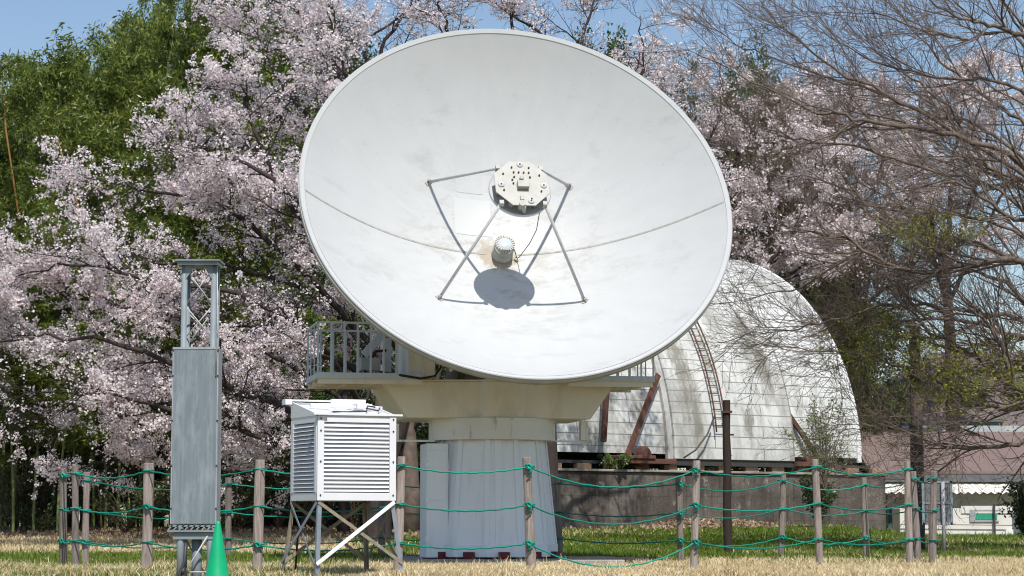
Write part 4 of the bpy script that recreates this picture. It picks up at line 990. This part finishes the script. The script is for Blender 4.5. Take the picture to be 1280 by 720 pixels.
cherry('cherry tree whose trunk stands just right of the telescope pedestal', G(686, d), pts3([(686,560,d),(680,450,d),(660,330,d+.3),(640,200,d+.5)]), .22, [
    pts3([(675,400,d),(600,250,d),(480,90,d),(517,0,d),(540,-60,d)]),
    pts3([(670,350,d),(560,200,d+1),(455,75,d+1),(500,20,d+1),(560,-30,d+1)]),
    pts3([(660,330,d),(600,150,d),(560,40,d),(540,-40,d)]),
    pts3([(650,250,d),(640,120,d),(640,20,d),(650,-60,d)]),
    pts3([(660,300,d),(720,150,d),(730,40,d+.5),(760,-30,d+1)]),
    pts3([(660,330,d),(740,200,d-1),(800,100,d-1),(800,20,d-1)]),
    pts3([(675,400,d),(780,300,d+1),(860,220,d+1),(900,140,d+1),(900,80,d+1)]),
    pts3([(665,330,d),(690,180,d),(690,60,d),(610,0,d)]),
    ], 5, dens=.85, cnts=(13, 7, 6), per=6, size=.043)
d = 69.
cherry('paler cherry tree in bloom directly above the barrel roof', G(900, d), pts3([(900,480,d),(915,380,d),(930,300,d)]), .3, [
    pts3([(905,420,d),(930,330,d),(960,260,d),(950,180,d),(900,120,d)]),
    pts3([(910,400,d),(880,300,d),(850,220,d),(830,150,d),(810,90,d)]),
    pts3([(915,380,d),(960,330,d-2),(1000,280,d-2),(1030,220,d-2),(1020,170,d-2)]),
    pts3([(915,380,d),(900,300,d+1),(920,200,d+1),(960,140,d+1),(990,110,d+1)]),
    pts3([(910,390,d),(870,330,d-1),(880,260,d-1),(870,180,d-1),(850,110,d-1)]),
    pts3([(910,390,d),(940,330,d+1),(1000,240,d+1),(1060,190,d+1),(1100,170,d+1)]),
    pts3([(900,440,d),(950,370,d-1),(1010,330,d-2),(1050,310,d-2)]),
    ], 6, petal=M_petalf, dens=.85, cnts=(14, 8, 6), lens=(2.1, 1.1, .5), per=6, size=.075, limb_r=.1)
d = 81.
cherry('pale pink cherry tree between the barrel roof and the tall timber pole', G(1075, d), pts3([(1075,480,d),(1070,380,d),(1068,300,d)]), .28, [
    pts3([(1070,380,d),(1030,300,d),(1000,220,d),(985,150,d)]),
    pts3([(1070,380,d),(1110,300,d),(1140,220,d),(1150,150,d)]),
    pts3([(1070,340,d),(1072,250,d),(1065,170,d),(1060,110,d)]),
    pts3([(1070,390,d),(1120,350,d-1),(1170,300,d-1),(1200,250,d-1)]),
    pts3([(1070,350,d),(1040,260,d+1),(1030,170,d+1),(1040,120,d+1)]),
    ], 9, petal=M_petalf, dens=.7, cnts=(14, 8, 5), lens=(2.3, 1.1, .5), per=6, size=.085, limb_r=.1)
d = 78.
cherry('distant pink cherry tree seen through the bare branches at upper right', G(1190, d), pts3([(1190,480,d),(1185,380,d),(1180,300,d)]), .3, [
    pts3([(1185,380,d),(1150,280,d),(1110,200,d),(1090,150,d)]),
    pts3([(1185,380,d),(1230,290,d),(1270,200,d),(1290,120,d)]),
    pts3([(1185,330,d),(1190,230,d),(1200,150,d),(1210,80,d)]),
    pts3([(1185,350,d),(1130,290,d),(1060,250,d),(1020,220,d)]),
    pts3([(1185,350,d),(1220,230,d),(1240,140,d),(1250,80,d)]),
    pts3([(1185,370,d),(1160,250,d),(1150,170,d),(1150,110,d)]),
    ], 8, petal=M_petalf, dens=1., cnts=(14, 8, 5), lens=(2.2, 1.1, .5), per=5, size=.085, limb_r=.1)

# --- big bare tree at right
def bare(name, label, cat, base, trunk_pts, trunk_r, limbs, seed, lens, cnts, limb_r=.075, up=.1, bark=M_barkg, extra=(), curve=.3, minr=.0045):
    rng = np.random.default_rng(seed)
    trunk = None
    tp = spline([base-np.array([0,0,.3])]+[np.asarray(p) for p in trunk_pts], 24); tr = np.linspace(trunk_r, trunk_r*.4, 24); tr[0] *= 1.4; tr[1] *= 1.2
    trunk = tubes(tp[None], tr[None], 12)
    LP = np.stack([spline(l, 30) for l in limbs]); LP[:, 1:-1] += rng.normal(size=LP[:, 1:-1].shape)*.025
    LR = limb_r*np.linspace(1, .1, 30)[None, :]*(.6+.6*rng.random((len(limbs), 1)))
    p1, r1 = children(LP, LR, cnts[0], lens[0], rng, 9, (.3, .8), up, .09, .08, .55, .4, curve)
    p2, r2 = children(p1, r1, cnts[1], lens[1], rng, 7, (.35, .9), up, .11, .1, .6, .35, curve)
    p3, r3 = children(p2, r2, cnts[2], lens[2], rng, 5, (.35, .9), up, .12, .1, .6, .3, curve)
    br = merge([tubes(LP, LR, 8), tubes(p1, np.maximum(r1, .006), 5), tubes(p2, np.maximum(r2, minr), 3), tubes(p3, np.maximum(r3, minr*.8), 3)])
    crowns = []
    for nm, m, lo_, per, size, k, asp in extra:
        sel = p3[(rng.random(len(p3)) < lo_)] if not callable(lo_) else p3[lo_(p3, rng)]
        C = along(sel, per, rng, .03, .3)
        crowns.append((nm, cards(C, size, rng, k=k, aspect=asp), m))
    print(label[:30], len(p3))
    return tree_obj(name, label, cat, base, trunk, br, crowns, bark)
d = 40.
def yl(p3, rng):
    c = p3[:, 0]; px = topx(c[:, 0], c[:, 1]); py = 650-(c[:, 2]-HC)/c[:, 1]*F
    dd = np.minimum(np.hypot((px-1110)/70, (py-440)/40), np.hypot((px-1230)/90, (py-480)/45))
    dd = np.minimum(dd, np.hypot((px-1180)/80, (py-290)/25)*1.3)
    return rng.random(len(c)) < np.clip(1.3-dd, .0, .65)
bare('bare_tree', 'large leafless tree reaching across from the right edge', 'tree', G(1400, d), pts3([(1400,520,d),(1395,400,d),(1385,300,d),(1370,180,d),(1360,40,d)]), .34, [
    pts3([(1380,150,d),(1300,60,d-1),(1240,32,d-2),(1190,17,d-2.5),(1130,-20,d-3)]),
    pts3([(1385,250,d),(1280,53,d),(1209,50,d),(1170,41,d),(1101,19,d),(1030,15,d),(960,20,d)]),
    pts3([(1385,260,d),(1280,117,d-1),(1204,100,d-1.5),(1160,93,d-2),(1101,79,d-2),(1046,52,d-2),(1000,10,d-2)]),
    pts3([(1390,300,d),(1242,168,d+1),(1170,144,d+1),(1087,113,d+1),(1012,89,d+1),(957,70,d+1),(909,48,d+1),(847,0,d+1)]),
    pts3([(1390,290,d),(1200,170,d),(1094,112,d),(1046,89,d),(991,45,d),(960,14,d),(945,-20,d)]),
    pts3([(1390,330,d),(1280,206,d-1.5),(1190,168,d-2),(1115,158,d-2),(1060,146,d-2),(1012,137,d-2),(940,100,d-2),(860,62,d-2)]),
    pts3([(1390,340,d),(1250,240,d),(1149,210,d),(1080,185,d),(1000,175,d),(940,150,d),(880,110,d)]),
    pts3([(1395,370,d),(1290,300,d-1),(1200,270,d-1),(1110,262,d-1),(1030,225,d-1),(960,215,d-1),(900,180,d-1)]),
    pts3([(1395,380,d),(1280,330,d+1),(1200,300,d+1),(1120,290,d+1),(1060,322,d+1),(1000,358,d+1),(930,377,d+1)]),
    pts3([(1395,400,d),(1280,400,d),(1180,385,d),(1110,382,d),(1035,402,d),(975,414,d),(930,418,d)]),
    pts3([(1395,390,d),(1290,330,d-2),(1210,330,d-2),(1130,340,d-2),(1060,300,d-2),(1000,290,d-2),(950,300,d-2)]),
    pts3([(1395,430,d),(1280,485,d-1),(1235,457,d-1),(1200,435,d-1),(1162,412,d-1),(1132,380,d-1),(1100,330,d-1)]),
    pts3([(1395,420,d),(1280,472,d-2),(1255,442,d-2),(1230,397,d-2),(1190,360,d-2),(1150,300,d-2)]),
    pts3([(1395,440,d),(1280,509,d),(1220,502,d),(1160,470,d),(1110,452,d),(1060,440,d),(1000,436,d),(965,430,d)]),
    pts3([(1398,450,d),(1300,540,d-1),(1230,560,d-1),(1170,555,d-1),(1100,530,d-1),(1050,540,d-1)]),
    pts3([(1395,400,d),(1280,420,d+1.5),(1200,400,d+1.5),(1100,405,d+1.5),(1030,440,d+1.5)]),
    pts3([(1398,460,d),(1290,500,d-2),(1220,520,d-2),(1160,590,d-2),(1130,600,d-2)]),
    pts3([(1395,350,d),(1310,260,d+2),(1250,220,d+2.5),(1190,200,d+2.5),(1120,230,d+2.5)]),
    pts3([(1395,430,d),(1310,400,d+2),(1250,350,d+2.5),(1190,340,d+2.5),(1120,370,d+2.5),(1080,420,d+2.5)]),
    pts3([(1395,450,d),(1300,470,d+1),(1240,430,d+1.5),(1180,450,d+1.5),(1110,500,d+1.5)]),
    pts3([(1395,380,d),(1300,290,d-2.5),(1260,270,d-3),(1200,230,d-3),(1150,240,d-3)]),
    pts3([(1390,280,d),(1300,170,d+2),(1230,120,d+2),(1160,60,d+2),(1110,0,d+2)]),
    pts3([(1390,300,d),(1300,230,d+1),(1240,210,d+1),(1180,130,d+1),(1130,90,d+1),(1080,20,d+1)]),
    ], 21, (1.9, .95, .42), (19, 8, 5), .058, .05, curve=.15, minr=.0036, extra=[('young_leaves', M_young, yl, 4, .052, 2, .5)])
for i, (px, d, top, lab, sd) in enumerate(((1045, 74., 75, 'upright bare tree with reddish trunks rising just right of the barrel roof', 31), (965, 76., 95, 'bare tree with olive buds behind the pale cherry tree', 34))):
    rng = np.random.default_rng(sd); limbs = []
    for k in range(7):
        a = (k-3)/3; e = px+a*75+rng.normal()*8; dd = d+rng.normal()*1.5
        limbs.append(pts3([(px+a*6, 470-abs(a)*20, d), (px+a*22, 350-30*rng.random(), dd), (px+a*50, 220, dd), (e, top+abs(a)*70+rng.random()*25, dd)]))
    bare('bare_tree', lab, 'tree', G(px, d), pts3([(px, 560, d), (px+3, 450, d), (px-2, 330, d)]), .17, limbs, sd, (2.4, 1.2, .55), (10, 6, 5), .06, .35, M_barkr, [('buds', M_olive, .5, 2, .05, 1, .6)], minr=.0065)

# --- bamboo grove
def bamboo_mesh(seed, H):
    rng = np.random.default_rng(seed); n = 20
    t = np.linspace(0, 1, n); lean = rng.normal(size=2)*.35
    cul = np.stack([lean[0]*t**2.2*2.2, lean[1]*t**2.2*2.2, H*(t-.08*t**3)], -1)[None]; cr = (.045*(1-.8*t))[None]
    p1, r1 = children(cul, cr, 66, 1.5, rng, 7, (.7, 1.2), .25, .08, .30, .35, .35, -1.0)
    p2, r2 = children(p1, r1, 7, .6, rng, 4, (.4, 1.0), .0, .12, .2, .5, .3, -.8)
    C = along(p2, 29, rng, .06, .1)
    V, Fc = cards(C, .135, rng, 'droop', 1, .27, .5)
    trunk = tubes(cul, cr, 8); br = merge([tubes(p1, np.maximum(r1, .005), 3), tubes(p2, np.maximum(r2, .003), 3)])
    return np_mesh('culm', *trunk, M_culm, True), np_mesh('branches', *br, M_culm, True), np_mesh('foliage', V, Fc, M_bam)
bm_ = [bamboo_mesh(100+i, 11.) for i in range(4)]
gl = 'tall green bamboo with drooping leaves in the dense grove at left'
rngb = np.random.default_rng(5)
spots = []
for px, d, top in ((55,56,60),(25,58,95),(120,54,110),(80,56,130),(0,57,60),(75,47.5,330),(20,47.5,300),(-10,47.5,420),(135,50,320),(-40,54,100),(5,52,120),(40,55,70),(70,51,150),(105,54,75),(20,49,220),(95,49,290),(-20,48,300),(45,48,340),(150,50,200),
                   (140,56,105),(118,58,20),(132,59,-5),(165,58,45),(175,57,-20),(150,59,0),(205,56,80),(235,58,40),(262,57,-10),(290,59,-30),(320,57,-15),(215,53,170),(250,54,150),
                   (60,60,95),(-70,57,120),(300,54,120),(130,61,30),(345,60,0),(10,59,110),(180,52,250),(120,50,380),(230,51,350),(180,51,420),(280,52,300),(330,53,260),(-60,50,350),(-70,52,250),(400,54,380),(150,55,300),(85,57,200),(200,60,230)):
    spots.append((px, d, top))
for i, (px, d, top) in enumerate(spots):
    b = G(px, d); H = HC+(650-top)/F*d-b[2]
    tl = px in (118, 132, 165, 175, 150, 235, 262) and top < 60
    o = thing('bamboo', gl, 'bamboo', tuple(b), rngb.random()*6.28, 'bamboo of the left grove'); s = H/10.2; sx = min(max(s, .75), 1.1) if not tl else .8
    o.scale = (sx, sx, s)
    for nm, me in zip(('culm', 'branches', 'foliage'), bm_[i % 4]): link_mesh(nm, me, o)
for (a, b_, d, lab) in (((72,175),(112,312),49,'dead orange bamboo stem leaning against the green grove'), ((2,108),(7,160),50.5,'short orange bamboo stem at the left edge of the grove')):
    p = at(*a, d); q = at(*b_, d-.3); o = thing('dead_bamboo_stem', lab, 'bamboo stem', tuple(G(b_[0]+30, d)))
    bl = np.array(o.location); mb = MB(); mb.tube([Vector(p-bl), Vector((p+q)/2-bl)+Vector((.03,0,0)), Vector(q-bl), Vector((.3, 3.0, 0))], [.010, .018, .022, .02], 8); mb.build('culm', M_culmy, o)
    mb = MB(); m_ = Vector(p-bl)*.6+Vector(q-bl)*.4; mb.tube([m_, m_+Vector((.25,0,.2)), m_+Vector((.45,.1,.5))], .006, 5); mb.build('side_shoot', M_culmy, o)

# --- broadleaf evergreens and cedars at the back
def ever_mesh(seed, H, Rr, m, size=.11, k=3, cn=(34, 8, 7), cedar=False, bark=M_bark):
    rng = np.random.default_rng(seed); n = 18; t = np.linspace(0, 1, n)
    tr = np.stack([.15*np.sin(t*4+seed), .15*np.cos(t*3+seed), H*.93*t], -1)[None]; rr = (.16*(1-.85*t))[None]
    p1, r1 = children(tr, rr, cn[0], Rr*1.5, rng, 8, (.8, 1.35), .05 if cedar else .3, .12, .10, .45, .65, -.4 if cedar else .3)
    p2, r2 = children(p1, r1, cn[1], Rr*.55, rng, 6, (.4, 1.1), -.1 if cedar else .1, .15, .15, .5, .3, -1.2 if cedar else .1)
    p3, r3 = children(p2, r2, cn[2], Rr*.22, rng, 4, (.4, 1.1), 0, .15, .15, .5, .3, -1. if cedar else .1)
    C = along(p3, 4, rng, .05, .2)
    V, Fc = cards(C, size, rng, 'droop', k, .3 if cedar else .5, 1.0 if cedar else .25)
    print('evergreen', len(Fc))
    return np_mesh('trunk', *tubes(tr, rr, 10), bark, True), np_mesh('branches', *merge([tubes(p1, np.maximum(r1, .008), 4), tubes(p2, np.maximum(r2, .005), 3)]), bark, True), np_mesh('foliage', V, Fc, m)
EV = [ever_mesh(200+i, 9., 2.3, M_ever, .095, 4) for i in range(3)]
CE = [ever_mesh(300+i, 8., 1.9, M_cedar, .14, 3, cedar=True, bark=M_barkr) for i in range(2)]
for i, (px, d, top) in enumerate(((-60,66,200),(0,64,170),(60,67,190),(125,65,200),(190,67,180),(250,64,120),(300,66,20),(350,63,60),(395,66,40),(440,64,60),(500,67,120),(560,66,90),(330,58,250),(420,57,240),(260,57,400),(380,52,470),(180,56,430),(90,56,460),(0,56,470),(450,52,520),(310,51,500),(620,66,90),(690,68,120),(760,67,80),(545,54,420),(-40,54,540),(30,55,530),(85,55,545),(140,54,535),(200,55,540),(255,54,535),(320,55,540),(370,54,530),(425,55,535),(480,54,530),(520,55,540),(0,60,500),(55,61,490),(110,60,500),(165,62,490),(225,60,495),(285,61,500),(345,60,495),(400,61,490),(455,60,500))):
    b = G(px, d); H = HC+(650-top)/F*d-b[2]; s = H/9.; o = thing('evergreen_tree', 'dark broadleaf evergreen in the woods behind the large cherry tree', 'tree', tuple(b), rngb.random()*6.28, 'evergreens behind the cherry trees')
    sx = min(max(s, .7), 1.15); o.scale = (sx, sx, s)
    for nm, me in zip(('trunk', 'branches', 'foliage'), EV[i % 3]): link_mesh(nm, me, o)
for i, (px, d, top) in enumerate(((865,74,300),(915,75,270),(965,73,320),(1010,72,330),(1060,70,350),(1020,76,250),(940,78,180),(880,79,190),(985,83,230),(1040,84,300),(1085,82,330),(1010,86,200),(945,85,160))):
    b = G(px, d); H = HC+(650-top)/F*d-b[2]; s = H/8.; sx = min(max(s, .7), 1.05)
    o = thing('cedar_tree', 'dark olive conifer with hanging foliage behind the barrel roof', 'tree', tuple(b), rngb.random()*6.28, 'conifers behind the barrel roof'); o.scale = (sx*.9, sx*.9, s)
    for nm, me in zip(('trunk', 'branches', 'foliage'), (CE[i % 2] if i < 6 else EV[i % 3])): link_mesh(nm, me, o)

# --- undergrowth at the wood edge, shrubs, litter
def shrub(label, px, d, h, w_, seed, m=M_shrub, nst=9, per=5, size=.06, base_z=None, name='shrub', bark=M_barkg, cn=(7, 5), group=None, asp=.55, k=1, hang=0.):
    rng = np.random.default_rng(seed); b = G(px, d)
    if base_z is not None: b[2] = base_z
    P = np.zeros((nst, 8, 3)); 
    for s_ in range(nst):
        a = rng.random()*2*PI; e = w_*(.3+.7*rng.random()); t = np.linspace(0, 1, 8); hh = h*(.6+.4*rng.random())
        P[s_] = np.stack([np.cos(a)*e*t**1.3, np.sin(a)*e*t**1.3, hh*t*(1-.12*t)-hang*t*t], -1)+rng.normal(size=(8, 3))*.01
    R_ = (.012+.008*rng.random((nst, 1)))*np.linspace(1, .3, 8)[None]
    p1, r1 = children(P, R_, cn[0], h*.32, rng, 6, (.4, 1.0), .15, .12, .15, .7, .4, 0)
    p2, r2 = children(p1, r1, cn[1], h*.13, rng, 4, (.4, 1.0), .1, .12, .1, .7, .3, 0)
    V, Fc = cards(np.concatenate([along(p2, per, rng, .02), along(p1, per, rng, .02)]), size, rng, 'droop', k, asp, .2)
    o = thing(name, label, 'shrub', tuple(b), 0, group)
    link_mesh('stems', np_mesh('stems', *merge([tubes(P, R_, 5), tubes(p1, np.maximum(r1, .003), 3), tubes(p2, np.maximum(r2, .002), 3)]), bark, True), o)
    link_mesh('foliage', np_mesh('foliage', V, Fc, m), o)
    return o
shrub('sparse glossy leaved shrub growing in front of the barrel roof', 1030, 53.5, 2.3, .75, 1, nst=12, per=4, size=.06, base_z=1.3)
shrub('dark ivy like growth hanging down the concrete wall', 1022, 54.6, 1.3, .5, 2, m=M_ever, nst=12, per=6, size=.06, base_z=.45)
shrub('dark dense bush at the right edge beside the low house', 1285, 44, 1.5, .6, 3, m=M_ever, nst=16, per=9, size=.06, cn=(9, 6))
shrub('small weedy plants growing on the wall top beside the rusty wheel', 770, 54.4, .35, .5, 4, nst=12, per=5, size=.05, base_z=1.85)
for i, (px, d, h) in enumerate(((20,49.5,1.4),(70,50,1.1),(130,50.5,1.6),(190,49.5,1.0),(240,50.5,1.5),(300,49.5,1.1),(350,50,1.4),(400,49,1.2),(445,50,1.3),(-25,50,1.5),(510,50,1.0),(160,48.8,.8),(270,48.9,.7),(50,48.8,.6))):
    shrub('tangle of twigs and small leaves along the dark wood edge', px, d, h*1.35, .9, 40+i, m=M_ever if i % 3 else M_shrub, nst=18, per=2, size=.065, group='undergrowth along the wood edge', bark=M_barkr, cn=(7, 4))
# thin pale stems inside the wood
for i, (px, d, top, dx) in enumerate(((130,50,590,10),(137,50.3,585,14),(150,50.1,592,6),(165,50.2,588,8),(230,50,590,-8),(60,50,560,25),(100,51,480,-30),(110,50.6,500,40),(300,50.5,560,10),(395,50.4,540,14),(25,50.5,580,14))):
    b = G(px, d); p = at(px-dx, top, d); o = thing('sapling', 'thin pale sapling stem at the edge of the dark wood', 'sapling', tuple(b), 0, 'saplings at the wood edge'); mb = MB()
    q = Vector(p-b); mb.tube([(0,0,-.1), q*.5+Vector((.04,0,0)), q], [.022, .018, .01], 6); mb.build('stem', M_culm if i < 4 else M_barkr, o)
    mb = MB(); mb.tube([q*.5, q*.7+Vector((.25,0,.05)), q*.8+Vector((.4,.1,.1))], .006, 4); mb.tube([q*.7, q*.9+Vector((-.2,0,.05))], .005, 4); mb.build('twig', M_barkr, o)
# trunks glimpsed behind the weather screen
for px, d, w_, lab in ((478, 47.5, .17, 'pale tree trunk behind the weather screen legs'), (430, 48.5, .12, 'slim dark trunk left of the weather screen back leg'), (512, 49., .2, 'mossy grey trunk between weather screen and pedestal')):
    b = G(px, d); o = thing('tree_trunk', lab, 'tree', tuple(b)); mb = MB(); mb.tube([(0,0,-.2),(.03,0,1),(-.05,.05,2.4),(.1,0,4.5)], [w_*1.3, w_, w_*.9, w_*.7], 12); mb.build('trunk', M_barkg if w_ > .15 else M_bark, o)
    mb = MB(); mb.tube([(0,0,2.2),(.5,.1,3.0),(.8,.2,4.2)], [w_*.4, w_*.3, w_*.15], 7); mb.build('limb', M_bark, o)
# leaf litter heap at the foot of the wall
rg = np.random.default_rng(77); n = 9000
x = 4.9+rg.normal(size=n)*1.3; yw = 57+.7265*(x-5.6); y = yw-.5-np.abs(rg.normal(size=n))*1.1
V, Fc = cards(np.stack([x, y, ground(x, y)+.05+.22*np.exp(-((x-4.9)/1.4)**2)*rg.random(n)], -1), .07, rg, aspect=.7)
tag(link_mesh('leaf_litter', np_mesh('leaf_litter', V, Fc, M_litter)), 'heap of pale dead leaves at the foot of the concrete wall', 'leaf litter', kind='stuff')
n = 16000; x = -13+13.5*rg.random(n); y = 46+6*rg.random(n)**.8
V, Fc = cards(np.stack([x, y, ground(x, y)+.03+.05*rg.random(n)], -1), .09, rg, aspect=.6)
tag(link_mesh('forest_litter', np_mesh('forest_litter', V, Fc, M_litter)), 'dry brown leaf litter along the left wood edge', 'leaf litter', kind='stuff')
